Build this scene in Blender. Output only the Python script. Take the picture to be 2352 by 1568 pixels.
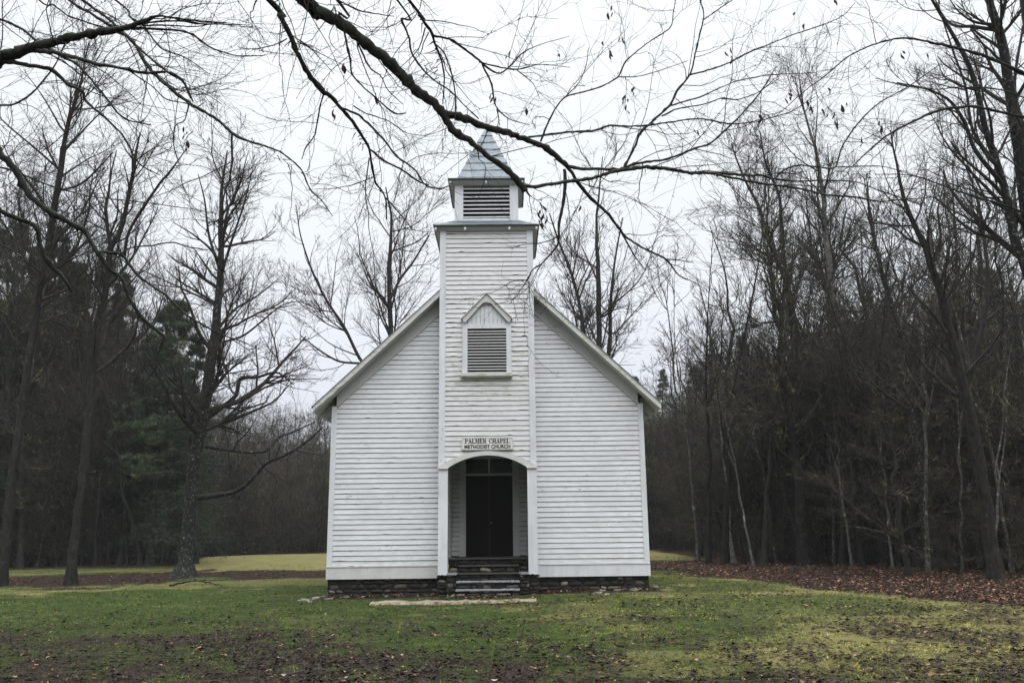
import bpy, math, random
import numpy as np
from mathutils import Vector, Matrix
for o in list(bpy.data.objects): bpy.data.objects.remove(o)
SC = bpy.context.scene
COL = SC.collection
PI = math.pi

# ------------------------------------------------------------------ camera
CX, CD, CZ = 0.41, 20.165, 1.0205          # camera x, distance in front of the facade, height above the sill
YAW, PITCH, ROLL, FPX = 0.0095, 0.2200, 0.0117, 1950.0
def basis():
    c, s = math.cos(YAW), math.sin(YAW); cp, sp = math.cos(PITCH), math.sin(PITCH)
    X = Vector((c, -s, 0)); H = Vector((s, c, 0)); Z = Vector((0, 0, 1))
    F = H*cp + Z*sp; U = -H*sp + Z*cp
    c, s = math.cos(ROLL), math.sin(ROLL)
    return X*c - U*s, X*s + U*c, F
RX, UP, FW = basis()
cam = bpy.data.cameras.new("camera"); camo = bpy.data.objects.new("camera", cam); COL.objects.link(camo)
cam.sensor_width = 36; cam.lens = FPX/2352*36; cam.clip_end = 2000; cam.clip_start = 0.05
m = Matrix((RX, UP, -FW)).transposed().to_4x4(); m.translation = Vector((CX, -CD, CZ)); camo.matrix_world = m
SC.camera = camo

# ------------------------------------------------------------------ world, sun, exposure
SUN_EL, SUN_AZ = math.radians(55), math.radians(160)   # azimuth clockwise from +Y
w = bpy.data.worlds.new("World"); SC.world = w; w.use_nodes = True
nt = w.node_tree; nt.nodes.clear()
out = nt.nodes.new('ShaderNodeOutputWorld'); mix = nt.nodes.new('ShaderNodeMixShader')
b1 = nt.nodes.new('ShaderNodeBackground'); b2 = nt.nodes.new('ShaderNodeBackground')
sky = nt.nodes.new('ShaderNodeTexSky'); sky.sky_type = 'NISHITA'; sky.sun_disc = False
sky.sun_elevation = SUN_EL; sky.sun_rotation = SUN_AZ
b1.inputs[1].default_value = 0.10; nt.links.new(sky.outputs[0], b1.inputs[0])
tc = nt.nodes.new('ShaderNodeTexCoord'); sx = nt.nodes.new('ShaderNodeSeparateXYZ')
nt.links.new(tc.outputs['Generated'], sx.inputs[0])
nz = nt.nodes.new('ShaderNodeTexNoise'); nz.inputs['Scale'].default_value = 2.2; nz.inputs['Detail'].default_value = 3
nt.links.new(tc.outputs['Generated'], nz.inputs['Vector'])
ma = nt.nodes.new('ShaderNodeMath'); ma.operation = 'MULTIPLY_ADD'; ma.inputs[1].default_value = 0.10
nt.links.new(nz.outputs['Fac'], ma.inputs[0]); nt.links.new(sx.outputs['Z'], ma.inputs[2])
cr = nt.nodes.new('ShaderNodeValToRGB'); nt.links.new(ma.outputs[0], cr.inputs[0])
e = cr.color_ramp.elements
stops = [(0.05, (.58,.60,.68)), (.16, (.68,.70,.77)), (.30, (.79,.82,.865)), (.48, (.85,.885,.91)), (.66, (.93,.965,.985)), (.80, (1.9,1.97,2.02)), (1.0, (3.1,3.2,3.3))]
while len(e) < len(stops): e.new(.5)
for el, (p, c) in zip(e, stops): el.position = p; el.color = (*[q/3.3 for q in c], 1)
b2.inputs[1].default_value = 3.3; nt.links.new(cr.outputs[0], b2.inputs[0])
mix.inputs[0].default_value = 0.94
nt.links.new(b1.outputs[0], mix.inputs[1]); nt.links.new(b2.outputs[0], mix.inputs[2]); nt.links.new(mix.outputs[0], out.inputs[0])
sl = bpy.data.lights.new("sun", 'SUN'); sl.energy = 1.3; sl.angle = math.radians(50); sl.color = (1, .995, .985)
so = bpy.data.objects.new("sun", sl); COL.objects.link(so)
sd = Vector((math.sin(SUN_AZ)*math.cos(SUN_EL), math.cos(SUN_AZ)*math.cos(SUN_EL), math.sin(SUN_EL)))
so.rotation_euler = sd.to_track_quat('Z', 'Y').to_euler(); so.location = (0, 0, 40)
SC.view_settings.view_transform = 'Standard'; SC.view_settings.look = 'None'
SC.view_settings.exposure = 0.25; SC.view_settings.gamma = 1.0
SC.cycles.max_bounces = 6; SC.cycles.diffuse_bounces = 2; SC.cycles.volume_bounces = 0

# ------------------------------------------------------------------ helpers
def setp(o, label=None, cat=None, group=None, kind=None):
    if label: o['label'] = label
    if cat: o['category'] = cat
    if group: o['group'] = group
    if kind: o['kind'] = kind
    return o
def empty(name, loc, label=None, cat=None, group=None, rz=0, sc=1):
    o = bpy.data.objects.new(name, None); COL.objects.link(o); o.location = loc; o.rotation_euler[2] = rz
    o.scale = (sc, sc, sc); o.empty_display_size = .3
    return setp(o, label, cat, group)
def link(name, me, mat=None, parent=None, mats=None):
    o = bpy.data.objects.new(name, me); COL.objects.link(o)
    for q in (mats or ([mat] if mat else [])): me.materials.append(q)
    if parent:
        o.parent = parent
        o.matrix_parent_inverse = parent_inv(parent)
    return o
def parent_inv(p):
    return Matrix.Identity(4)
def np_mesh(name, V, F, smooth=False, mi=None, attr=None):
    """V (n,3); F (m,k) constant k."""
    me = bpy.data.meshes.new(name); V = np.asarray(V, dtype=np.float32); F = np.asarray(F, dtype=np.int32)
    me.vertices.add(len(V)); me.vertices.foreach_set('co', V.ravel())
    k = F.shape[1]
    me.loops.add(F.size); me.loops.foreach_set('vertex_index', F.ravel())
    me.polygons.add(len(F)); me.polygons.foreach_set('loop_start', np.arange(0, F.size, k, dtype=np.int32))
    try: me.polygons.foreach_set('loop_total', np.full(len(F), k, dtype=np.int32))
    except Exception: pass
    if mi is not None: me.polygons.foreach_set('material_index', np.asarray(mi, dtype=np.int32))
    me.update(calc_edges=True)
    if smooth: me.polygons.foreach_set('use_smooth', np.ones(len(F), dtype=bool))
    if attr is not None:
        for an, arr in attr.items():
            arr = np.asarray(arr, dtype=np.float32)
            if arr.ndim == 1:
                a = me.attributes.new(an, 'FLOAT', 'POINT'); a.data.foreach_set('value', arr)
            else:
                a = me.attributes.new(an, 'FLOAT_COLOR', 'POINT')
                if arr.shape[1] == 3: arr = np.hstack([arr, np.ones((len(arr), 1), np.float32)])
                a.data.foreach_set('color', arr.ravel())
    return me
class MB:
    """collects polygons for one mesh"""
    def __init__(s): s.v = []; s.f = []; s.m = []
    def poly(s, pts, mi=0):
        n = len(s.v); s.v += [tuple(p) for p in pts]; s.f.append(tuple(range(n, n+len(pts)))); s.m.append(mi)
    def hexa(s, p, mi=0):
        """p: 8 points, 0-3 bottom ring, 4-7 top ring"""
        n = len(s.v); s.v += [tuple(q) for q in p]
        for q in ((0,3,2,1),(4,5,6,7),(0,1,5,4),(1,2,6,5),(2,3,7,6),(3,0,4,7)):
            s.f.append(tuple(n+i for i in q)); s.m.append(mi)
    def box(s, x0, x1, y0, y1, z0, z1, mi=0):
        s.hexa([(x0,y0,z0),(x1,y0,z0),(x1,y1,z0),(x0,y1,z0),(x0,y0,z1),(x1,y0,z1),(x1,y1,z1),(x0,y1,z1)], mi)
    def prism(s, pts, y0, y1, mi=0):
        """polygon in xz (list of (x,z)) extruded along y; convex"""
        n = len(s.v); k = len(pts)
        s.v += [(x, y0, z) for x, z in pts] + [(x, y1, z) for x, z in pts]
        s.f.append(tuple(n+i for i in range(k))); s.f.append(tuple(n+k+i for i in reversed(range(k))))
        s.m += [mi, mi]
        for i in range(k):
            j = (i+1) % k; s.f.append((n+i, n+k+i, n+k+j, n+j)); s.m.append(mi)
    def build(s, name, mats, parent=None, bevel=0, smooth=False):
        me = bpy.data.meshes.new(name); me.from_pydata(s.v, [], s.f); me.update()
        if any(s.m): me.polygons.foreach_set('material_index', s.m)
        if not isinstance(mats, (list, tuple)): mats = [mats]
        o = link(name, me, None, parent, mats)
        if smooth: me.polygons.foreach_set('use_smooth', [True]*len(s.f))
        import bmesh
        bm = bmesh.new(); bm.from_mesh(me); bmesh.ops.recalc_face_normals(bm, faces=bm.faces); bm.to_mesh(me); bm.free()
        if bevel:
            b = o.modifiers.new('bevel', 'BEVEL'); b.width = bevel; b.segments = 1; b.limit_method = 'ANGLE'
        return o

# ---- materials
def mat(name, col, rough=.8, spec=.3):
    m = bpy.data.materials.new(name); m.use_nodes = True
    b = m.node_tree.nodes['Principled BSDF']; b.inputs['Base Color'].default_value = (*col, 1)
    b.inputs['Roughness'].default_value = rough; b.inputs['Specular IOR Level'].default_value = spec
    return m
class N:
    """tiny node-graph helper"""
    def __init__(s, m): s.m = m; s.t = m.node_tree; s.b = s.t.nodes['Principled BSDF']; s.tc = s.t.nodes.new('ShaderNodeTexCoord')
    def vec(s, scale=(1,1,1)):
        mp = s.t.nodes.new('ShaderNodeMapping'); mp.inputs['Scale'].default_value = scale
        s.t.links.new(s.tc.outputs['Object'], mp.inputs[0]); return mp.outputs[0]
    def noise(s, scale, detail=4, vs=(1,1,1), rough=.55):
        n = s.t.nodes.new('ShaderNodeTexNoise'); n.inputs['Scale'].default_value = scale; n.inputs['Detail'].default_value = detail
        n.inputs['Roughness'].default_value = rough; s.t.links.new(s.vec(vs), n.inputs['Vector']); return n.outputs['Fac']
    def vor(s, scale, vs=(1,1,1), feat='F1', out='Distance'):
        n = s.t.nodes.new('ShaderNodeTexVoronoi'); n.feature = feat; n.inputs['Scale'].default_value = scale
        s.t.links.new(s.vec(vs), n.inputs['Vector']); return n.outputs[out]
    def ramp(s, fac, stops):
        r = s.t.nodes.new('ShaderNodeValToRGB'); s.t.links.new(fac, r.inputs[0]); e = r.color_ramp.elements
        while len(e) < len(stops): e.new(.5)
        for el, (p, c) in zip(e, stops):
            el.position = p; el.color = (c, c, c, 1) if isinstance(c, (int, float)) else (*c, 1)
        return r.outputs[0]
    def mix(s, fac, a, b, mode='MIX'):
        n = s.t.nodes.new('ShaderNodeMix'); n.data_type = 'RGBA'; n.blend_type = mode
        for sock, v in ((n.inputs[0], fac), (n.inputs[6], a), (n.inputs[7], b)):
            if isinstance(v, (int, float)): sock.default_value = v
            elif isinstance(v, tuple): sock.default_value = (*v, 1)
            else: s.t.links.new(v, sock)
        return n.outputs[2]
    def math(s, op, a, b=0.0, c=0.0, clamp=False):
        n = s.t.nodes.new('ShaderNodeMath'); n.operation = op; n.use_clamp = clamp
        for i, v in enumerate((a, b, c)):
            if isinstance(v, (int, float)): n.inputs[i].default_value = v
            else: s.t.links.new(v, n.inputs[i])
        return n.outputs[0]
    def xyz(s, out):
        n = s.t.nodes.new('ShaderNodeSeparateXYZ'); s.t.links.new(s.tc.outputs['Object'], n.inputs[0]); return n.outputs[out]
    def nrm(s, out):
        g = s.t.nodes.new('ShaderNodeNewGeometry'); n = s.t.nodes.new('ShaderNodeSeparateXYZ')
        s.t.links.new(g.outputs['Normal'], n.inputs[0]); return n.outputs[out]
    def attr(s, name, out='Fac'):
        a = s.t.nodes.new('ShaderNodeAttribute'); a.attribute_name = name; return a.outputs[out]
    def col(s, c): s.t.links.new(c, s.b.inputs['Base Color'])
    def rough(s, c): s.t.links.new(c, s.b.inputs['Roughness'])
    def bump(s, h, strength=.3, dist=.01):
        b = s.t.nodes.new('ShaderNodeBump'); b.inputs['Strength'].default_value = strength; b.inputs['Distance'].default_value = dist
        s.t.links.new(h, b.inputs['Height']); s.t.links.new(b.outputs[0], s.b.inputs['Normal'])

def white_paint(name, base=(.70,.72,.75), chips=1.0, algae=0.0, trim=False):
    m = mat(name, base, .55, .35); g = N(m)
    c = g.ramp(g.noise(1.3, 5, (1,1,1.6)), [(.3, tuple(x*.86 for x in base)), (.62, base)])
    st = g.noise(9, 5, (1.0,1,.12) if trim else (.5,1,2.0)); c = g.mix(g.ramp(st, [(.42, 0.0), (.75, .55)]), c, (.48,.47,.45))
    # fine brushed grain
    c = g.mix(g.ramp(g.noise(60, 3, (.08,1,1) if not trim else (1,1,.08)), [(.35, .22), (.6, 0.0)]), c, (.55,.55,.54))
    # flaked spots showing weathered wood
    n1 = g.noise(26, 6, (.22,1,1.2) if not trim else (1.2,1,.3), .62); big = g.noise(1.1, 3)
    f = g.math('MULTIPLY', g.ramp(n1, [(.63, 0.0), (.67, 1.0)]), g.ramp(big, [(.42, 0.0), (.60, chips)]))
    c = g.mix(f, c, (.16,.15,.13))
    if algae:
        z = g.xyz('Z'); zz = g.math('ABSOLUTE', g.math('SUBTRACT', z, 5.2)); zm = g.ramp(zz, [(.6, 1.0), (1.5, .15)])
        an = g.ramp(g.noise(7, 6, (.5,1,1.8), .65), [(.50, 0.0), (.68, algae)])
        c = g.mix(g.math('MULTIPLY', an, zm), c, (.30,.30,.17))
    if not trim:
        t = g.t; row = g.math('FLOOR', g.math('DIVIDE', g.math('SUBTRACT', g.xyz('Z'), .685 if not algae else .542), .1175))
        seg = g.math('FLOOR', g.math('ADD', g.math('MULTIPLY', g.xyz('X'), .42), g.math('MULTIPLY', row, .37)))
        cb = t.nodes.new('ShaderNodeCombineXYZ'); t.links.new(row, cb.inputs[0]); t.links.new(seg, cb.inputs[1])
        wn = t.nodes.new('ShaderNodeTexWhiteNoise'); wn.noise_dimensions = '2D'; t.links.new(cb.outputs[0], wn.inputs['Vector'])
        c = g.mix(g.ramp(wn.outputs['Value'], [(0.0, .22), (.5, .04), (1.0, 0.0)]), c, (.52,.52,.50))
        sp = g.math('MULTIPLY', g.ramp(g.xyz('Z'), [(.5, 1.0), (1.0, 0.0)]), g.ramp(g.noise(5, 5), [(.4, 0.0), (.7, .5)])); c = g.mix(sp, c, (.34,.33,.26))
    g.col(c); g.bump(n1, .25, .004)
    return m
M = {}
M['board'] = white_paint('painted clapboard')
M['tboard'] = white_paint('weathered tower clapboard', (.69,.70,.71), 1.0, .9)
M['trim'] = white_paint('painted trim', (.69,.71,.75), .7, .0, True)
M['trimdirty'] = white_paint('mossy trim', (.60,.60,.58), 1.3, 1.0, True)
M['soffit'] = white_paint('soffit and porch shade paint', (.50,.505,.505), .6, .0, True)  # greyer white; inside the porch it carries the shade as colour
M['grimy_shade'] = mat('grime in the laps', (.045,.042,.038), .95, .1)  # dark colour standing for shade as well as dirt in gaps
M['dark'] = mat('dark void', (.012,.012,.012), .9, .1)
def stone_mat():
    m = mat('foundation stone', (.1,.09,.08), .85, .25); g = N(m); a = g.attr('tone')
    c = g.ramp(a, [(0, (.010,.009,.008)), (.6, (.028,.025,.021)), (.86, (.11,.095,.075)), (1, (.28,.24,.19))])
    c = g.mix(g.ramp(g.noise(18, 5), [(.4, .0), (.7, .55)]), c, (.03,.03,.028)); c = g.mix(g.ramp(g.noise(5, 4), [(.55, 0.0), (.75, .5)]), c, (.05,.06,.03))
    g.col(c); g.bump(g.noise(40, 5), .5, .01); return m
M['stone'] = stone_mat()
def roof_mat(name, base, dark):
    m = mat(name, base, .45, .5); g = N(m)
    c = g.ramp(g.noise(2.5, 5), [(.3, dark), (.65, base)]); c = g.mix(g.ramp(g.noise(14, 5, (1,1,.3)), [(.5, 0.0), (.75, .4)]), c, (.20,.22,.21))
    g.col(c); m.node_tree.nodes['Principled BSDF'].inputs['Metallic'].default_value = .35; g.bump(g.noise(30, 3), .15, .004); return m
M['spire'] = roof_mat('pale metal shingle', (.165,.190,.215), (.11,.13,.148))
M['roof'] = roof_mat('main roof metal', (.20,.24,.22), (.09,.12,.11))
M['roofedge'] = mat('dark roof edge', (.05,.06,.055), .7)
M['tread'] = mat('painted stone tread', (.30,.31,.33), .6)
def tread_mat():
    m = M['tread']; g = N(m); g.col(g.ramp(g.noise(16, 5, (1,1,1)), [(.35, (.07,.065,.06)), (.5, (.22,.23,.25)), (.7, (.34,.35,.38))])); g.bump(g.noise(30, 4), .4, .01)
tread_mat()
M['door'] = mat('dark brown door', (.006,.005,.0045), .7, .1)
M['darktread'] = mat('dark stone tread', (.045,.042,.04), .8)
M['glass'] = mat('dark glass', (.015,.017,.018), .12, .5)
M['sign'] = mat('cream sign board', (.66,.65,.62), .5)
def _s():
    g = N(M['sign']); g.col(g.ramp(g.noise(9, 5), [(.3, (.56,.55,.52)), (.6, (.70,.69,.66))]))
_s()
M['letter'] = mat('black lettering', (.012,.012,.013), .5)
def bark_mat(name, a, b, lichen=.0, lcol=(.30,.34,.27), moss=0.0, bump=.8, sc=1.0):
    m = mat(name, a, .9, .15); g = N(m); n = g.noise(14*sc, 6, (1,1,.35))
    c = g.ramp(n, [(.35, a), (.65, b)])
    if moss:
        mz = g.math('MULTIPLY', g.ramp(g.nrm('Z'), [(.15, 0.0), (.7, 1.0)]), g.ramp(g.noise(9, 5), [(.42, 0.0), (.6, moss)]))
        c = g.mix(mz, c, (.055,.085,.05))
    if lichen:
        l = g.ramp(g.noise(5*sc, 6, (1,1,.8), .7), [(.575, 0.0), (.64, lichen)]); c = g.mix(l, c, lcol)
    g.col(c); g.bump(n, bump, .02)
    return m
M['bark'] = bark_mat('grey brown bark', (.012,.011,.010), (.034,.031,.027), .3, (.11,.115,.085))
M['bark_lich'] = bark_mat('lichened bark', (.011,.0105,.010), (.028,.026,.023), .7, (.27,.30,.27), .4, .8, 2.6)
M['bark_grey'] = bark_mat('pale grey bark', (.060,.056,.050), (.15,.14,.125), .5, (.26,.26,.24))
M['bark_pole'] = bark_mat('blotched pale pole bark', (.035,.034,.030), (.14,.135,.12), .8, (.38,.38,.34), 0, .4, 1.3)
M['bark_birch'] = bark_mat('birch bark', (.05,.048,.045), (.30,.295,.27), .7, (.42,.42,.40), 0, .4, 1.6)
M['twig'] = bark_mat('twig', (.022,.019,.017), (.055,.048,.040), .25, (.13,.14,.09), 0, .2)
M['twig_far'] = bark_mat('brown wood twigs', (.014,.013,.010), (.080,.071,.050), .9, (.27,.26,.14), 0, .2, .35)
M['limb'] = bark_mat('overhanging limb bark', (.016,.016,.015), (.040,.039,.034), .15, (.12,.14,.11), .9)
M['limbtwig'] = mat('overhanging twig', (.030,.026,.024), .9)
def leaf_mat(name, stops, rough=.7):
    m = mat(name, stops[0][1], rough, .3); g = N(m); g.col(g.ramp(g.attr('tone'), stops)); return m
M['needle'] = leaf_mat('hemlock needles', [(0, (.011,.019,.010)), (.6, (.027,.042,.021)), (1, (.060,.080,.038))])
M['needle_green'] = leaf_mat('pine needles', [(0, (.020,.034,.016)), (.6, (.050,.080,.034)), (1, (.13,.165,.075))])
M['deadleaf'] = leaf_mat('dry leaves', [(0, (.012,.009,.007)), (.3, (.045,.026,.018)), (.5, (.105,.042,.020)), (.75, (.24,.105,.052)), (.93, (.34,.20,.12)), (1, (.46,.37,.29))], .75)
M['hangleaf'] = mat('withered beech leaf', (.030,.018,.014), .8)

# ------------------------------------------------------------------ image -> world helper used only while modelling
def ray(px, py):
    a = (px-1176)/FPX; b = (784-py)/FPX
    return RX*a + UP*b + FW
def at(px, py, D):
    """point at horizontal distance D in front of the camera"""
    r = ray(px, py); t = D/r.y
    return Vector((CX+r.x*t, -CD+D, CZ+r.z*t))
def sm(x, a, b):
    t = np.clip((x-a)/(b-a), 0, 1); return t*t*(3-2*t)

# ------------------------------------------------------------------ terrain
def vnoise(x, y, sc, seed=0):
    x = np.asarray(x, float)/sc; y = np.asarray(y, float)/sc
    xi = np.floor(x).astype(np.int64); yi = np.floor(y).astype(np.int64); fx = x-xi; fy = y-yi
    def h(i, j):
        n = (i*374761393 + j*668265263 + seed*1442695041) & 0xffffffff
        n = ((n ^ (n >> 13))*1274126177) & 0xffffffff
        return ((n ^ (n >> 16)) & 0xffff)/65535.0
    u = fx*fx*(3-2*fx); v = fy*fy*(3-2*fy)
    return (h(xi,yi)*(1-u)+h(xi+1,yi)*u)*(1-v) + (h(xi,yi+1)*(1-u)+h(xi+1,yi+1)*u)*v
def gz(x, y):
    x = np.asarray(x, float); y = np.asarray(y, float)
    z = -.37 + .011*np.clip(x, -6, 6)
    z = z - .17*sm(-y, 2, 20)
    z = z + .05*(vnoise(x, y, 3.1, 1)-.5) + .035*(vnoise(x, y, .9, 2)-.5)*sm(-y, .6, 1.6) + .02*(vnoise(x, y, .35, 3)-.5)*sm(-y, .6, 1.6)
    # gentle mound of the meadow behind and the wooded rise far back
    z = z + .25*sm(y, 12, 30)*np.exp(-((x+11)/9.0)**2)
    z = z + 13*sm(y, 48, 105) + .5*sm(y, 26, 50)*sm(x, 6, 16)
    z = z + 1.5*(vnoise(x, y, 14, 5)-.5)*sm(y, 40, 70)
    z = z + .022*(vnoise(x, y, .16, 4)-.5)*sm(-y, .6, 1.6) + 15*sm(-y, 36, 75) + 9*sm(np.abs(x), 42, 80)  # added rises behind and beside the camera, there to block low sky light
    return z
def zones(x, y):
    """weights: leaf litter, yellow grass, dirt (rest is green grass)"""
    x = np.asarray(x, float); y = np.asarray(y, float)
    n1 = vnoise(x, y, 1.7, 11)-.5; n2 = vnoise(x, y, .6, 12)-.5; n3 = vnoise(x, y, 4.5, 13)-.5; n4 = vnoise(x, y, .22, 14)-.5
    n5 = vnoise(x*.8, y, 2.6, 15)-.5; fr = 3.4*n5 + 2.4*n1 + 1.6*n2 + .9*n4          # ragged edges
    lb = np.interp(x, [-30,-18,-14.6,-12.1,-9.9,-5.5], [5,5.6,6.1,6.6,8.8,8.9]); lt = np.interp(x, [-30,-18.5,-15.9,-13,-6.9], [12.5,12.9,13.4,16.3,15.7])
    leafL = sm(y+1.4*fr, lb-.8, lb+1.2)*(1-sm(y+1.6*n2+1.2*n1, lt-.5, lt+.5))*(1-sm(x, -3.9, -3.4))
    tan = sm(y+.7*fr, lb-5.0, lb-3.6)*(1-leafL)*(1-sm(y, lb+.5, lb+1.5))*(1-sm(x, -3.6, -3))
    mleft = np.interp(y, [15,20.5,35.9,47], [-13.6,-14.3,-18.8,-19.8])
    meadow = sm(y+1.6*n2+1.2*n1, 14.6, 15.6)*(1-sm(y, 35.0, 36.6))*sm(x, mleft-.5, mleft+.5)*(1-sm(x+.6*n1, 9.2, 10.6))*np.where(x > 0, sm(y+1.5*n2, 17.5, 19.0), 1)
    slit = sm(y+1.2*n2+n1, 14.2, 15.2)*(1-sm(y+1.5*n2+1.5*n1, 18.5, 21.5))*sm(-x, -mleft-.5, -mleft+.2)*np.where(x < 0, 1, 0)
    woods = sm(y, 13.5, 16)*(1-meadow)*(1-slit)
    edge = np.interp(x, [3.4,5.07,6.77,7.3,8.06,8.78,10,14,30], [9.6,7.8,3.8,-1.0,-3.6,-5.9,-9,-14,-20])
    rl = sm(y + 1.15*fr, edge-.4, edge+2.2)*sm(x, 3.2, 3.9)*(1-meadow)
    leaf = np.clip(np.maximum(np.maximum(leafL, woods), rl), 0, 1)
    yel = np.maximum.reduce([.55*tan, meadow, .42*slit])
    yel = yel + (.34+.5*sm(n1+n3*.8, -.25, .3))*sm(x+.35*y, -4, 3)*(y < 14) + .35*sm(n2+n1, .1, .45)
    yel = yel + .3*np.exp(-((y-edge+1.3+.5*n1)/.7)**2)*sm(x, 3.8, 5)
    yel = np.clip(yel, 0, 1)*(1-leaf)
    de = np.interp(x, [-12,-8,-6,-3.5,-1.9,-.5,1.5,5], [-5.5,-5.2,-4.9,-5.7,-7.0,-8.2,-9.6,-12])
    d = (1-sm(y + .8*fr, de-1.6, de+.9))*(.42+.58*sm(.9*n2+1.4*n4+.8*n1, -.30, .20))
    p2 = sm(vnoise(x, y, .75, 21)*.6+vnoise(x, y, .25, 22)*.4, .54, .66); p3 = sm(vnoise(x, y, .32, 23), .66, .80)
    near = sm(-y, -1, 7)
    d2 = .62*np.maximum(1.1*np.exp(-(((x+4.6)/.9)**2+((y+.5)/.6)**2)), np.maximum(.85*p2*(.25+.75*near), .7*p3*(.2+.8*near)))
    dirt = np.clip(np.maximum(d, d2), 0, 1)*(1-leaf)*np.where(y > 4, .35, 1)
    dirt = np.maximum(dirt, .85*sm(y+.4*n2, -1.1, -.4)*(1-sm(y, 2, 3))*(1-sm(np.abs(x), 3.7, 4.2)))
    return leaf, yel, dirt
def axis(segs):
    a = []
    for lo, hi, st in segs: a += list(np.arange(lo, hi, st))
    return np.array(a + [segs[-1][1]])
gx = axis([(-140,-40,6),(-40,-14,.5),(-14,14,.07),(14,40,.5),(40,140,6)])
gy = axis([(-90,-14,3),(-14,0,.06),(0,4,.12),(4,16,.2),(16,50,.6),(50,150,3),(150,400,25)])
GX, GY = np.meshgrid(gx, gy); GZ = gz(GX, GY)
nv, nu = GX.shape; idx = np.arange(nv*nu).reshape(nv, nu)
F = np.stack([idx[:-1,:-1], idx[:-1,1:], idx[1:,1:], idx[1:,:-1]], -1).reshape(-1, 4)
lf, yl, dr = zones(GX.ravel(), GY.ravel())
me = np_mesh('ground', np.stack([GX.ravel(), GY.ravel(), GZ.ravel()], -1), F, True, attr=dict(zone=np.stack([lf, yl, dr], -1)))
def ground_mat():
    m = mat('ground', (.05,.06,.03), .95, .1); g = N(m)
    sep = g.t.nodes.new('ShaderNodeSeparateColor'); g.t.links.new(g.attr('zone', 'Color'), sep.inputs[0]); L, Y, D = sep.outputs
    fine = g.noise(38, 6, (1,1,1), .7); mid = g.noise(6, 5)
    green = g.ramp(fine, [(.36, (.009,.011,.005)), (.5, (.036,.062,.012)), (.64, (.10,.135,.028))])
    green = g.mix(g.ramp(mid, [(.4, 0.0), (.65, .7)]), green, (.024,.026,.012))
    yel = g.ramp(fine, [(.3, (.080,.073,.028)), (.5, (.185,.168,.066)), (.7, (.30,.26,.12))])
    yel = g.mix(g.ramp(mid, [(.4, 0.0), (.7, .45)]), yel, (.20,.165,.068)); yel = g.mix(g.ramp(g.noise(1.1, 5), [(.42, 0.0), (.62, .45)]), yel, (.085,.10,.030))
    dirt = g.ramp(fine, [(.40, (.007,.006,.005)), (.53, (.030,.022,.016)), (.64, (.150,.105,.072))]); dirt = g.mix(g.ramp(g.noise(3.5, 4), [(.45, 0.0), (.6, .6)]), dirt, (.020,.019,.009))
    leafc = g.ramp(g.vor(24, (1,1,1), 'F1', 'Color'), [(.2, (.009,.007,.006)), (.55, (.022,.014,.010)), (.9, (.070,.036,.022))])
    def sharp(w):
        return g.ramp(g.math('ADD', w, g.math('MULTIPLY', g.math('SUBTRACT', g.noise(13, 6, (1,1,1), .75), .5), 1.9)), [(.36, 0.0), (.66, 1.0)])
    c = g.mix(g.ramp(g.math('ADD', Y, g.math('MULTIPLY', g.math('SUBTRACT', g.noise(7, 6, (1,1,1), .7), .5), .9)), [(.25, 0.0), (.85, 1.0)]), green, yel); c = g.mix(sharp(D), c, dirt); c = g.mix(sharp(L), c, leafc)
    g.col(c); g.bump(fine, .8, .04); return m
ground = link('ground', me, ground_mat()); setp(ground, 'patchy winter lawn with green, straw coloured and bare brown areas', 'ground', kind='structure')

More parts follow.
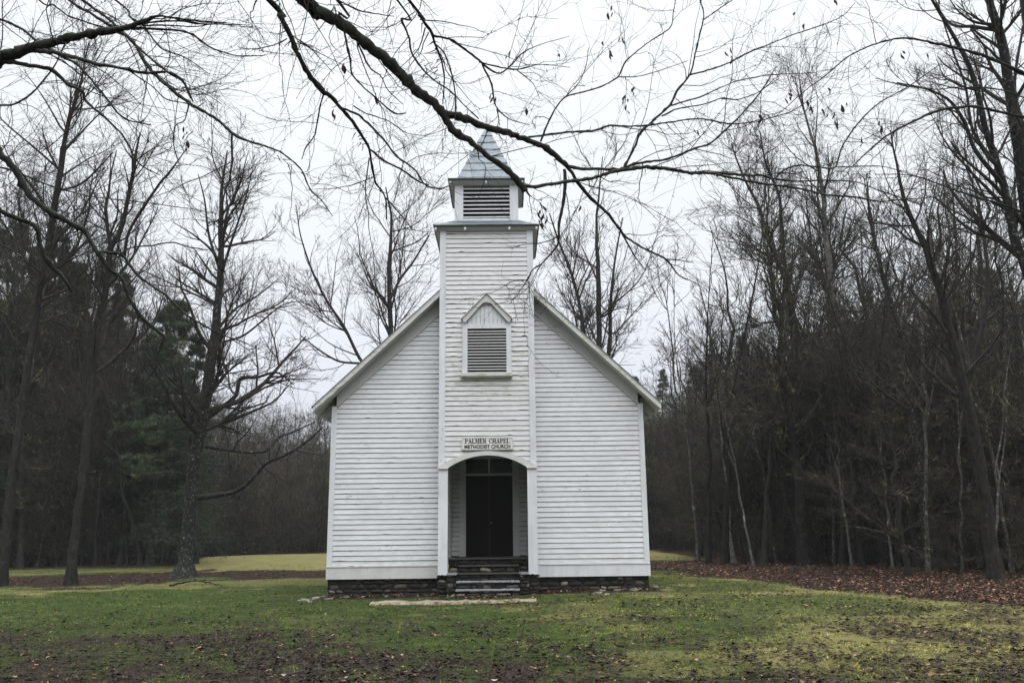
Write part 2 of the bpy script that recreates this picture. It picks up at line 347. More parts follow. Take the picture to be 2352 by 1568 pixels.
# ------------------------------------------------------------------ grass, fallen leaves (stuff)
R = np.random.default_rng(5)
def scatter(n, d0, d1, half=.66, power=1.0):
    """random ground points in the wedge seen by the camera, density falling with distance"""
    d = d0*(d1/d0)**(R.random(n)**power); x = CX + (R.random(n)*2-1)*half*d
    return x, d-CD
def chapel_free(x, y): return ~((np.abs(x) < 3.75) & (y > -.05)) & ~((np.abs(x) < 1.2) & (y > -.9))
def lay(x, y, h): return gz(x, y) + h
def make_grass():
    x, y = scatter(420000, 6.8, 40, .68, 1.0)
    leaf, yel, dirt = zones(x, y)
    keep = chapel_free(x, y) & (R.random(len(x)) < np.clip(1.05 - leaf*.95 - dirt*.93, 0.02, 1)*sm(.75*vnoise(x, y, .36, 31)+.4*vnoise(x, y, .13, 32), .30, .52)*np.where(leaf > .9, .1, 1))
    x, y, yel, dirt = x[keep], y[keep], yel[keep], dirt[keep]; n = len(x)
    dist = y+CD
    h = (.008 + .020*R.random(n)**1.6)*(.45+1.1*vnoise(x, y, .30, 33))*(1-.3*dirt); wd = (.0035+.004*R.random(n))*np.clip(dist/9, 1, 3.2)
    a = R.random(n)*2*PI; lean = 1.0*h*R.random(n)+.004; b = R.random(n)*2*PI
    z = gz(x, y)-.004
    P0 = np.stack([x-np.cos(a)*wd, y-np.sin(a)*wd, z], -1); P1 = np.stack([x+np.cos(a)*wd, y+np.sin(a)*wd, z], -1)
    P2 = np.stack([x+np.cos(b)*lean, y+np.sin(b)*lean, z+h], -1)
    V = np.stack([P0, P1, P2], 1).reshape(-1, 3); F = np.arange(3*n).reshape(-1, 3)
    t = R.random((n,1)); yy = np.clip(yel + .5*(vnoise(x, y, 1.1, 41)-.5) + .25*(R.random(n)-.5), 0, 1)[:,None]
    green = np.array([.042,.080,.012])*(1-t) + np.array([.165,.240,.038])*t
    straw = np.array([.15,.150,.038])*(1-t) + np.array([.36,.345,.11])*t
    c = green*(1-yy)+straw*yy
    c = c*(.28+1.25*vnoise(x, y, .45, 43)**.8*(.35+1.2*vnoise(x, y, .11, 44)))[:,None]
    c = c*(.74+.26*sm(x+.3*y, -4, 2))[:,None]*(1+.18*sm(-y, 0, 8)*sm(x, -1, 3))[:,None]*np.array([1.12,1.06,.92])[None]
    c = np.where((R.random((n,1)) < .08+.3*dirt[:,None]), np.array([.13,.10,.06]), c)
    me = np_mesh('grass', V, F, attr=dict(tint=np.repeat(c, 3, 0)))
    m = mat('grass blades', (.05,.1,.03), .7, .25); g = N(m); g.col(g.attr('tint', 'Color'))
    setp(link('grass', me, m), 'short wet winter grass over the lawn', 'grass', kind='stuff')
make_grass()
def leaf_mesh(name, x, y, size, tone, lift=.012, mat_=None, flat=.6):
    n = len(x); a = R.random(n)*2*PI; z = gz(x, y) + lift*R.random(n)+.003
    k = 10; ang = np.arange(k)/k*2*PI
    prof = np.array([1, .55, .85, .5, .8, .6, .8, .5, .85, .55])
    rr = prof[None]*(.8+.4*R.random((n,k)))*size[:,None]*.5
    asp = .55+.4*R.random(n)
    lx = np.cos(ang)[None]*rr; ly = np.sin(ang)[None]*rr*asp[:,None]
    curl = (R.random(n)-.2)*flat; lz = curl[:,None]*(np.abs(ly)**1.5)*6 + .15*size[:,None]*(R.random((n,k))-.3)
    tx = (R.random(n)-.5)*.7; lz = lz + tx[:,None]*lx
    X = x[:,None]+np.cos(a)[:,None]*lx-np.sin(a)[:,None]*ly; Y = y[:,None]+np.sin(a)[:,None]*lx+np.cos(a)[:,None]*ly
    Z = z[:,None]+lz+.006
    V = np.stack([X, Y, Z], -1); C = np.stack([x, y, z+.004], -1)[:,None]
    V = np.concatenate([V, C], 1).reshape(-1, 3)
    f = np.stack([np.arange(k), (np.arange(k)+1) % k, np.full(k, k)], -1)
    F = (f[None]+(np.arange(n)*(k+1))[:,None,None]).reshape(-1, 3)
    return np_mesh(name, V, F, attr=dict(tone=np.repeat(tone, k+1)))
def make_leaves():
    x, y = scatter(130000, 7, 44, .68)
    leaf, yel, dirt = zones(x, y); rgt = sm(x, 2.5, 5)
    keep = chapel_free(x, y) & (R.random(len(x)) < np.maximum(leaf, .32*rgt*sm(y+2.5*(vnoise(x, y, .9, 61)-.5), np.interp(x, [3.4,5.07,6.77,7.3,8.06,8.78,10,14,30], [9.6,7.8,3.8,-1.0,-3.6,-5.9,-9,-14,-20])-2.6, np.interp(x, [3.4,5.07,6.77,7.3,8.06,8.78,10,14,30], [9.6,7.8,3.8,-1.0,-3.6,-5.9,-9,-14,-20])))*(.30+.55*rgt)) & (y < 26)
    x, y, rgt = x[keep], y[keep], rgt[keep]
    s = (.04+.07*R.random(len(x))**1.5)*(1+.2*rgt*sm(-y, -6, 2))
    s = s*np.clip((y+CD)/22, .9, 1.3); tone = np.clip(R.random(len(x))**np.where(rgt > .5, 1.35, 1.8)*.95 + .05*(R.random(len(x)) < .03) - .2*(x < 3), 0, 1)
    setp(link('leaf_litter', leaf_mesh('leaf_litter', x, y, s, tone, .03), M['deadleaf']), 'brown and rust fallen leaves carpeting the edge of the woods', 'leaves', kind='stuff')
    x, y = scatter(62000, 6.8, 26, .68)
    leaf, yel, dirt = zones(x, y)
    clus = vnoise(x, y, 1.2, 51)
    keep = chapel_free(x, y) & (R.random(len(x)) < (.16+.70*sm(clus, .40, .75)*(.2+.8*vnoise(x, y, .35, 52))+.30*dirt)*(1-.97*leaf)*np.where(x < 0, .28+.50*sm(-y, 2, 8), .45+.55*sm(-y, -1, 6)))
    x, y = x[keep], y[keep]; tone = np.where(R.random(len(x)) < .86, .0+.24*R.random(len(x))**1.3, .35+.65*R.random(len(x))**.9)
    setp(link('fallen_leaves', leaf_mesh('fallen_leaves', x, y, np.where(tone > .3, .034+.06*R.random(len(x))**2.0, .045+.075*R.random(len(x))**1.6), tone, .045), M['deadleaf']), 'dry leaves scattered singly over the lawn', 'leaves', kind='stuff')
make_leaves()
def drift():
    n = 900; x = (R.random(n)*2-1)*4.0; y = -.05-.35*R.random(n)**1.6; y = np.where(np.abs(x) < 1.15, y-1.0, y)
    tone = np.where(R.random(n) < .6, .05+.3*R.random(n), .4+.6*R.random(n))
    setp(link('leaf_drift', leaf_mesh('leaf_drift', x, y, .04+.06*R.random(n), tone, .05), M['deadleaf']), 'leaves blown against the foot of the chapel wall', 'leaves', kind='stuff')
drift()

# ------------------------------------------------------------------ chapel
rnd = random.Random(3)
CH = empty('chapel', (0, 0, -.4), 'small white clapboard chapel with square front tower, louvred belfry and grey pyramid spire', 'chapel')
CHO = Vector((0, 0, .4))
def cpart(mb, name, mats, parent=None, bevel=0, smooth=False):
    mb.v = [(a, b, c+.4) for a, b, c in mb.v]
    return mb.build(name, mats, parent or CH, bevel, smooth)
EXP = .1175
def boards(mb, og, u, nrm, zb, zt, xl, xr, seed=0, exp=EXP, rough=1.0):
    """clapboards on a wall: og = origin, u = horizontal axis, nrm = outward normal; xl(z), xr(z) give the ends"""
    rr = random.Random(seed); og = Vector(og); u = Vector(u); nrm = Vector(nrm); z = zb
    def P(s, z, off): return og + u*s + nrm*off + Vector((0, 0, z))
    while z < zt - .01:
        z1 = min(z+exp, zt)
        a0, b0, a1, b1 = xl(z), xr(z), xl(z1), xr(z1)
        if b0-a0 > .02 or b1-a1 > .02:
            if b1 < a1: a1 = b1 = (a1+b1)/2
            L = max(b0-a0, .05); ns = max(1, int(L/.09)); prev = None
            amp = .0016*rough; ph = rr.random()*9
            base = rr.uniform(-.0015, .0015); tone_off = rr.uniform(-.0012, .0012)
            joints = [rr.uniform(.1, .9) for _ in range(2)] if L > 1.5 else []
            chip = [(rr.random(), rr.uniform(.01, .035)/L*3, rr.uniform(.006, .016)*rough) for _ in range(int(L*.35*rough+rr.random()))]
            for i in range(ns+1):
                t = i/ns; s0 = a0+(b0-a0)*t; s1 = a1+(b1-a1)*t
                zz = z + base + amp*math.sin(ph+t*L*2.1) + rr.uniform(-.0012, .0012)*rough
                for c, wd, dp in chip:
                    if abs(t-c) < wd: zz += dp*(1-abs(t-c)/wd)
                off = .021 + tone_off + .0015*math.sin(ph*2+t*L*1.3)
                cur = (P(s0, zz, off), P(s1, z1-.012, .006), P(s0, zz, -.008))
                if prev:
                    mb.poly((prev[0], cur[0], cur[1], prev[1])); mb.poly((prev[2], cur[2], cur[0], prev[0]))
                    mb.poly((prev[1], cur[1], cur[1]-nrm*.012, prev[1]-nrm*.012))
                prev = cur
        z = z1
    return mb
# foundation of laid stones
def stones(name, rects, zb, zt, seed, parent=None):
    """rects: list of (origin, u, n, length)"""
    rr = random.Random(seed); V = []; F = []; T = []
    for og, u, n, L in rects:
        og = Vector(og); u = Vector(u); n = Vector(n); z = zb
        while z < zt-.02:
            h = min(rr.uniform(.055, .125), zt-z); s = -rr.random()*.1
            while s < L:
                l = rr.uniform(.10, .36); s1 = min(s+l, L); s0 = max(s, 0)
                if s1-s0 > .03:
                    K = 5; b = len(V); dp = rr.uniform(.015, .06); tn = rr.random()**1.2
                    ta = rr.uniform(-.18, .18)*h
                    for j in range(K):
                        for i in range(K):
                            a = i/(K-1)*2-1; c = j/(K-1)*2-1
                            bulge = (1-abs(a)**5)*(1-abs(c)**3)
                            ss = (s0+s1)/2 + a*((s1-s0)/2-.006)*(1-.12*abs(c)**3) + rr.uniform(-.006, .006)
                            zz = z+h/2 + c*(h/2-.004)*(1-.25*abs(a)**3) + ta*a + rr.uniform(-.004, .004)
                            V.append(og + u*ss + n*(-.02+bulge*dp+rr.uniform(-.006, .006)) + Vector((0, 0, zz+.4))); T.append(tn)
                    for j in range(K-1):
                        for i in range(K-1): F.append((b+j*K+i, b+j*K+i+1, b+(j+1)*K+i+1, b+(j+1)*K+i))
                s = s1
            z += h
        b = len(V); 
        for q in ((0, zb), (L, zb), (L, zt), (0, zt)): V.append(og+u*q[0]-n*.012+Vector((0,0,q[1]+.4))); T.append(0)
        F.append((b, b+1, b+2, b+3))
    me = np_mesh(name, np.array([tuple(v) for v in V]), np.array(F), False, attr=dict(tone=np.array(T)))
    return link(name, me, M['stone'], parent or CH)
stones('foundation', [((-3.68, .03, 0), (1,0,0), (0,-1,0), 2.75), ((.93, .03, 0), (1,0,0), (0,-1,0), 2.75),
                      ((-3.68, 11, 0), (0,-1,0), (-1,0,0), 11), ((3.68, .03, 0), (0,1,0), (1,0,0), 11)], -.62, .0, 7)
W2, TW, TY = 3.7, 1.123, -.4364
SL = .9476
def roofz(x): return 6.7635+(TW-abs(x))*SL       # top of roof
def friez(x): return 6.235+(TW-abs(x))*.925      # lower edge of the frieze board
ZE = 3.93
# main body shell (sheathing), dark to put shade and dirt in the laps
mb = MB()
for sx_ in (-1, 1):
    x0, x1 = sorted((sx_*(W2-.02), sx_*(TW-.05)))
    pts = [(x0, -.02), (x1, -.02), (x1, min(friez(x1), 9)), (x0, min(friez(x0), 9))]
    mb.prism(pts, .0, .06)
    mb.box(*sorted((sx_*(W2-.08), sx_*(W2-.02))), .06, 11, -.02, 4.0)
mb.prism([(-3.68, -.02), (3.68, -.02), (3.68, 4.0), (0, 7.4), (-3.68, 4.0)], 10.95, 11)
cpart(mb, 'sheathing', M['grimy_shade'])
mb = MB(); invf = lambda z: TW + (6.235-z)/.925
boards(mb, (0, 0, 0), (1,0,0), (0,-1,0), .285, 6.2, lambda z: -min(3.588, invf(z)+.0), lambda z: -TW+.02, 11)
boards(mb, (0, 0, 0), (1,0,0), (0,-1,0), .285, 6.2, lambda z: TW-.02, lambda z: min(3.588, invf(z)), 12, rough=.6)
cpart(mb, 'front_siding', M['board'])
mb = MB()
boards(mb, (-W2+.02, 0, 0), (0,1,0), (-1,0,0), .285, 3.9, lambda z: .12, lambda z: 10.9, 13)
boards(mb, (W2-.02, 0, 0), (0,1,0), (1,0,0), .285, 3.9, lambda z: .12, lambda z: 10.9, 14)
cpart(mb, 'side_siding', M['board'])
for s in (-1, 1):
    mb = MB(); x0, x1 = sorted((s*3.588, s*(W2+.012)))
    mb.box(x0, x1, -.032, -.002, .283, ZE+.05); mb.box(*sorted((s*(W2-.018), s*(W2+.010))), -.001, .12, .283, ZE)
    cpart(mb, 'corner_board', M['trim'])
    mb = MB(); x0, x1 = sorted((s*(W2+.018), s*(TW-.03)))
    mb.box(x0, x1, -.036, -.004, .0, .262); mb.box(x0, x1, -.050, -.002, .264, .281)
    mb.box(*sorted((s*(W2-.018), s*(W2+.016))), -.003, 11, .001, .26)
    cpart(mb, 'water_table', M['trimdirty'] if s < 0 else M['trim'])
    # frieze board under the rake, soffit and rake fascia
    mb = MB(); xi, xo = s*(TW-.04), s*3.60
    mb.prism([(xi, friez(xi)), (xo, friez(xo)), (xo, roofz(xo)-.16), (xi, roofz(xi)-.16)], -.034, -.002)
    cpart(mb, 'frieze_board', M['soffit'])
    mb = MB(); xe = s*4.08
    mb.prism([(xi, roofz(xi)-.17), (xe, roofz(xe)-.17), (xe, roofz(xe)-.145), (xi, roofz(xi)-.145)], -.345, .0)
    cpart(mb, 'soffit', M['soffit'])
    mb = MB(); xe2 = s*4.09; NS = 26; prv = None; rr = random.Random(20+s)
    for i in range(NS+1):
        x = xi+(xe2-xi)*i/NS; up = roofz(x)-.022; lo = roofz(x)-.165+rr.uniform(-.004, .004)
        if s < 0 and i > NS-6: lo += rr.uniform(-.01, .035)
        if prv: mb.hexa([(prv[0], -.372, prv[1]), (x, -.372, lo), (x, -.346, lo), (prv[0], -.346, prv[1]), (prv[0], -.372, prv[2]), (x, -.372, up), (x, -.346, up), (prv[0], -.346, prv[2])])
        prv = (x, lo, up)
    cpart(mb, 'rake_board', M['trimdirty'])
    # eave underside (open, dark boards) with return
    mb = MB()
    mb.prism([(s*3.72, roofz(3.72)-.17), (s*4.08, roofz(4.08)-.17), (s*4.08, roofz(4.08)-.145), (s*3.72, roofz(3.72)-.145)], .001, 11.2)
    mb.prism([(s*4.07, roofz(4.07)-.13), (s*4.095, roofz(4.095)-.13), (s*4.095, roofz(4.095)-.03), (s*4.07, roofz(4.07)-.03)], -.34, 11.2)
    for k in range(14):
        yy = .35+.8*k
        mb.prism([(s*3.73, roofz(3.73)-.26), (s*4.04, roofz(4.04)-.21), (s*4.04, roofz(4.04)-.175), (s*3.73, roofz(3.73)-.175)], yy, yy+.05)
    cpart(mb, 'eave_soffit', M['trimdirty'])
    mb = MB(); NS = 60; xr = s*.0; xt = s*4.125
    prv = None
    for i in range(NS+1):
        x = xr+(xt-xr)*i/NS; z = roofz(x); c = (x, z-.02, z+rnd.uniform(-.003, .004))
        if prv: mb.hexa([(prv[0], -.39, prv[1]), (c[0], -.39, c[1]), (c[0], 11.3, c[1]), (prv[0], 11.3, prv[1]), (prv[0], -.39, prv[2]), (c[0], -.39, c[2]), (c[0], 11.3, c[2]), (prv[0], 11.3, prv[2])])
        prv = c
    cpart(mb, 'roof', M['roof'])

# ---- tower
TCY = TY+TW; ZSK = 8.3182
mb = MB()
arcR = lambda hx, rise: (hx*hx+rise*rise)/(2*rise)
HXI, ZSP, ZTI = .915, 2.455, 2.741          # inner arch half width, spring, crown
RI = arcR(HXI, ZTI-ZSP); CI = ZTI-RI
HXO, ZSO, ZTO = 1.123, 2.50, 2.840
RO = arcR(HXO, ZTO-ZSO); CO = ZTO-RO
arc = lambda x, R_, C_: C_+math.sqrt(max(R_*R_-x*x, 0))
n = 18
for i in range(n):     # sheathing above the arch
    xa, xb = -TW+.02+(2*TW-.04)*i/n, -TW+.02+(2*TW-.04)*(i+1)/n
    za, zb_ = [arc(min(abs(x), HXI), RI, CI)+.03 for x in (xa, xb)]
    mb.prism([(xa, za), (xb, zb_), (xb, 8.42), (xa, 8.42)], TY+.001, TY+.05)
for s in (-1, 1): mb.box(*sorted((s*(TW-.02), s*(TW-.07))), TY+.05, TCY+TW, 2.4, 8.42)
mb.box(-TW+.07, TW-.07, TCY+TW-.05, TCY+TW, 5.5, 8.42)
cpart(mb, 'tower_sheathing', M['grimy_shade'])
mb = MB(); zs0 = 2.61
def xout(z):   # outer arch half width at height z
    return math.sqrt(max(RO*RO-(z-CO)**2, 0)) if z < ZTO else 0
for s in (-1, 1):
    z = zs0-EXP*1
    def xl(z, s=s): return .0
    boards(mb, (0, TY, 0), (1,0,0), (0,-1,0), 2.495, 2.495+EXP*3, (lambda z: -.988) if s < 0 else (lambda z: min(.988, xout(z))), (lambda z: -min(.988, xout(z))) if s < 0 else (lambda z: .988), 30+s, rough=1.8)
zA = 2.495+EXP*3
# window opening: frame from x -.58..58, z 4.62..5.98 + gable
ZW0 = zA+EXP*15
boards(mb, (0, TY, 0), (1,0,0), (0,-1,0), zA, ZW0, lambda z: -.988, lambda z: .988, 33, rough=1.5)
nW = 16
boards(mb, (0, TY, 0), (1,0,0), (0,-1,0), ZW0, ZW0+EXP*nW, lambda z: -.988, lambda z: -.50 if z < 6 else -.1, 34, rough=2.2)
boards(mb, (0, TY, 0), (1,0,0), (0,-1,0), ZW0, ZW0+EXP*nW, lambda z: .50 if z < 6 else .1, lambda z: .988, 35, rough=2.2)
boards(mb, (0, TY, 0), (1,0,0), (0,-1,0), ZW0+EXP*nW, 8.20, lambda z: -.988, lambda z: .988, 36, rough=1.2)
boards(mb, (0, TY, 0), (1,0,0), (0,-1,0), 5.85, ZW0+EXP*nW, lambda z: -.12, lambda z: .12, 37)
cpart(mb, 'tower_siding', M['tboard'])
mb = MB()
boards(mb, (-TW+.02, TY, 0), (0,1,0), (-1,0,0), 2.6, 8.25, lambda z: .14, lambda z: 2*TW-.1, 38)
boards(mb, (TW-.02, TY, 0), (0,1,0), (1,0,0), 2.6, 8.25, lambda z: .14, lambda z: 2*TW-.1, 39)
boards(mb, (0, TCY+TW, 0), (1,0,0), (0,1,0), 5.8, 8.25, lambda z: -TW, lambda z: TW, 40)
cpart(mb, 'tower_side_siding', M['tboard'])
for s in (-1, 1):
    mb = MB(); mb.box(*sorted((s*.985, s*(TW+.008))), TY-.034, TY-.002, 2.47, 8.30)
    mb.box(*sorted((s*(TW-.018), s*(TW+.006))), TY-.001, TY+.14, 2.47, 8.30); cpart(mb, 'corner_board', M['trim'])
    mb = MB(); rr = random.Random(70+s)   # porch post (boxed)
    K = 7; xs = [(.912+(.214)*i/(K-1)) for i in range(K)]
    for i in range(K-1):
        z0a, z0b = .075+rr.uniform(0, .02), .075+rr.uniform(0, .02)
        xa, xb = s*xs[i], s*xs[i+1]
        mb.prism([(xa, z0a), (xb, z0b), (xb, 2.44), (xa, 2.44)], TY-.045, TY-.012)
    mb.box(*sorted((s*.913, s*.940)), TY-.011, TY+.16, .09, 2.44)
    mb.box(*sorted((s*(TW-.02), s*(TW+.002))), TY-.011, TY+.42, .09, 2.46)
    cpart(mb, 'porch_post', M['trim'])
mb = MB(); K = 40   # arch board with shoulders
for i in range(K):
    xa, xb = [-1.140+2.280*q/K for q in (i, i+1)]
    def lo(x): return arc(min(abs(x), HXI), RI, CI)+.0 if abs(x) <= HXI else 2.444
    def hi(x): return max(arc(min(abs(x), HXO), RO, CO), 2.50)
    mb.prism([(xa, lo(xa)), (xb, lo(xb)), (xb, hi(xb)), (xa, hi(xa))], TY-.062, TY-.036)
for i in range(K):   # intrados returning into the porch
    xa, xb = [-HXI+2*HXI*q/K for q in (i, i+1)]
    mb.hexa([(xa, TY-.035, arc(xa, RI, CI)+.004), (xb, TY-.035, arc(xb, RI, CI)+.004), (xb, TY+.10, arc(xb, RI, CI)+.004), (xa, TY+.10, arc(xa, RI, CI)+.004),
             (xa, TY-.035, arc(xa, RI, CI)+.03), (xb, TY-.035, arc(xb, RI, CI)+.03), (xb, TY+.10, arc(xb, RI, CI)+.03), (xa, TY+.10, arc(xa, RI, CI)+.03)])
for s in (-1, 1): mb.box(*sorted((s*.90, s*1.150)), TY-.085, TY-.063, 2.438, 2.462)
cpart(mb, 'arch_board', M['trimdirty'])
# ---- porch recess (shade put into its greyer paint), door and steps
PY = 1.45
mb = MB()
mb.box(-.955, -.935, TY+.05, PY, .30, 2.95); mb.box(.935, .955, TY+.05, PY, .30, 2.95)
mb.box(-.935, .935, TY+.10, PY+.03, 2.92, 2.94)
cpart(mb, 'porch_lining', M['soffit'])
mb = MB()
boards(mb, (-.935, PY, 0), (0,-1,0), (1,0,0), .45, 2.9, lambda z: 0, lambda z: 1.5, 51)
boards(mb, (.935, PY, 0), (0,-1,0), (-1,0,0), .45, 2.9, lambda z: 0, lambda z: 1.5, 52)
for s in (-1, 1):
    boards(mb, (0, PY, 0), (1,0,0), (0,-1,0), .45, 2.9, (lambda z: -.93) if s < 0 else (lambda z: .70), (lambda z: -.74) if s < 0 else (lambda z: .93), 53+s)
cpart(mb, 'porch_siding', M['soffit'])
mb = MB(); mb.box(-.96, .96, PY+.012, PY+.06, .43, 2.96); cpart(mb, 'porch_back_wall', M['grimy_shade'])
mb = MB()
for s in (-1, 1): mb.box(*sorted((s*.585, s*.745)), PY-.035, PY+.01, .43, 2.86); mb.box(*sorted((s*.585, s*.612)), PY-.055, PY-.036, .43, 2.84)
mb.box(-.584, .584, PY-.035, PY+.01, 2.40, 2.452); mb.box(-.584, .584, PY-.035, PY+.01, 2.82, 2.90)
cpart(mb, 'door_casing', M['soffit'])  # casing greyed so the porch shade is in its colour
mb = MB()
mb.box(-.58, -.01, PY-.005, PY+.008, .44, 2.398); mb.box(.01, .58, PY-.005, PY+.008, .44, 2.398)
for s in (-1, 1):
    for z0, z1 in ((.55, 1.1), (1.2, 2.3)):
        mb.box(*sorted((s*.08, s*.11)), PY-.017, PY-.006, z0, z1); mb.box(*sorted((s*.47, s*.50)), PY-.017, PY-.006, z0, z1)
        mb.box(*sorted((s*.111, s*.469)), PY-.017, PY-.006, z0, z0+.03); mb.box(*sorted((s*.111, s*.469)), PY-.017, PY-.006, z1-.03, z1)
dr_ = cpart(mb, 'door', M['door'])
mb = MB(); mb.box(.03, .06, PY-.05, PY-.018, 1.22, 1.26); cpart(mb, 'handle', M['tread'], dr_)
mb = MB(); mb.box(-.58, .58, PY-.004, PY+.006, 2.455, 2.818)
tw_ = cpart(mb, 'transom_window', M['glass'])
mb = MB(); mb.box(-.016, .016, PY-.024, PY-.006, 2.453, 2.819); cpart(mb, 'glazing_bar', M['trim'], tw_)
# steps
steps = [(-.98, -.205), (-.68, -.045), (-.38, .115), (-.08, .275), (.22, .425)]
rects = []
SV = CH
for k, (y, z) in enumerate(steps):
    w_ = .70 if k < 4 else .93
    y2 = steps[k+1][0]+.02 if k < 4 else PY+.02
    zb_ = -.62 if k == 0 else steps[k-1][1]-.01
    mb = MB(); rr = random.Random(90+k); K = 14
    for i in range(K):
        xa, xb = -w_+2*w_*i/K, -w_+2*w_*(i+1)/K; yf = y-.02+rr.uniform(-.008, .004)
        mb.box(xa, xb, yf, y2, z-.028+rr.uniform(-.004, .003), z+rr.uniform(-.003, .003))
    st_ = cpart(mb, 'step', M['tread'] if k < 2 else M['darktread'], None, .003)
    stones('riser', [((-w_, y+.02, 0), (1,0,0), (0,-1,0), 2*w_)], zb_, z-.03, 100+k, st_)
for s in (-1, 1):
    mb = MB(); mb.box(*sorted((s*.705, s*.925)), TY-.12, .24, .085, .118)
    ck = cpart(mb, 'step_cheek', M['tread'], None, .004)
    stones('cheek_stonework', [((-.93 if s < 0 else .71, TY-.08, 0), (1,0,0), (0,-1,0), .22), ((s*.71, .2 if s > 0 else TY-.08, 0), (0,-1 if s > 0 else 1,0), (-s,0,0), .6),
                               ((-1.13 if s < 0 else .93, TY+.02, 0), (1,0,0), (0,-1,0), .20), ((s*1.13, TY+.02 if s > 0 else .05, 0), (0,1 if s > 0 else -1,0), (s,0,0), .42)], -.62, .084, 110+s, ck)
    mb = MB(); mb.box(*sorted((s*.705, s*.93)), .25, .60, .39, .424); k2 = cpart(mb, 'upper_slab', M['tread'], None, .004)
    stones('slab_stonework', [((-.93 if s < 0 else .71, .27, 0), (1,0,0), (0,-1,0), .22)], .1, .388, 120+s, k2)

# ---- sign
mb = MB(); hx, z0, z1, r = .598, 2.862, 3.158, .035
def rrect(hx, z0, z1, r, k=5):
    P = []
    for cx, cz, a in ((hx-r, z0+r, -90), (hx-r, z1-r, 0), (-hx+r, z1-r, 90), (-hx+r, z0+r, 180)):
        for i in range(k): t = math.radians(a+90*i/(k-1)); P.append((cx+r*math.cos(t), cz+r*math.sin(t)))
    return P
YS = TY-.06
mb.prism(rrect(hx, z0, z1, r), YS, YS+.03); SG = cpart(mb, 'sign', M['sign'])
mb = MB(); A = rrect(hx-.012, z0+.012, z1-.012, r-.008); B = rrect(hx-.024, z0+.024, z1-.024, r-.016)
for i in range(len(A)):
    j = (i+1) % len(A)
    mb.hexa([(A[i][0], YS-.005, A[i][1]), (A[j][0], YS-.005, A[j][1]), (A[j][0], YS-.001, A[j][1]), (A[i][0], YS-.001, A[i][1]),
             (B[i][0], YS-.005, B[i][1]), (B[j][0], YS-.005, B[j][1]), (B[j][0], YS-.001, B[j][1]), (B[i][0], YS-.001, B[i][1])])
cpart(mb, 'sign_border', M['trimdirty'], SG)
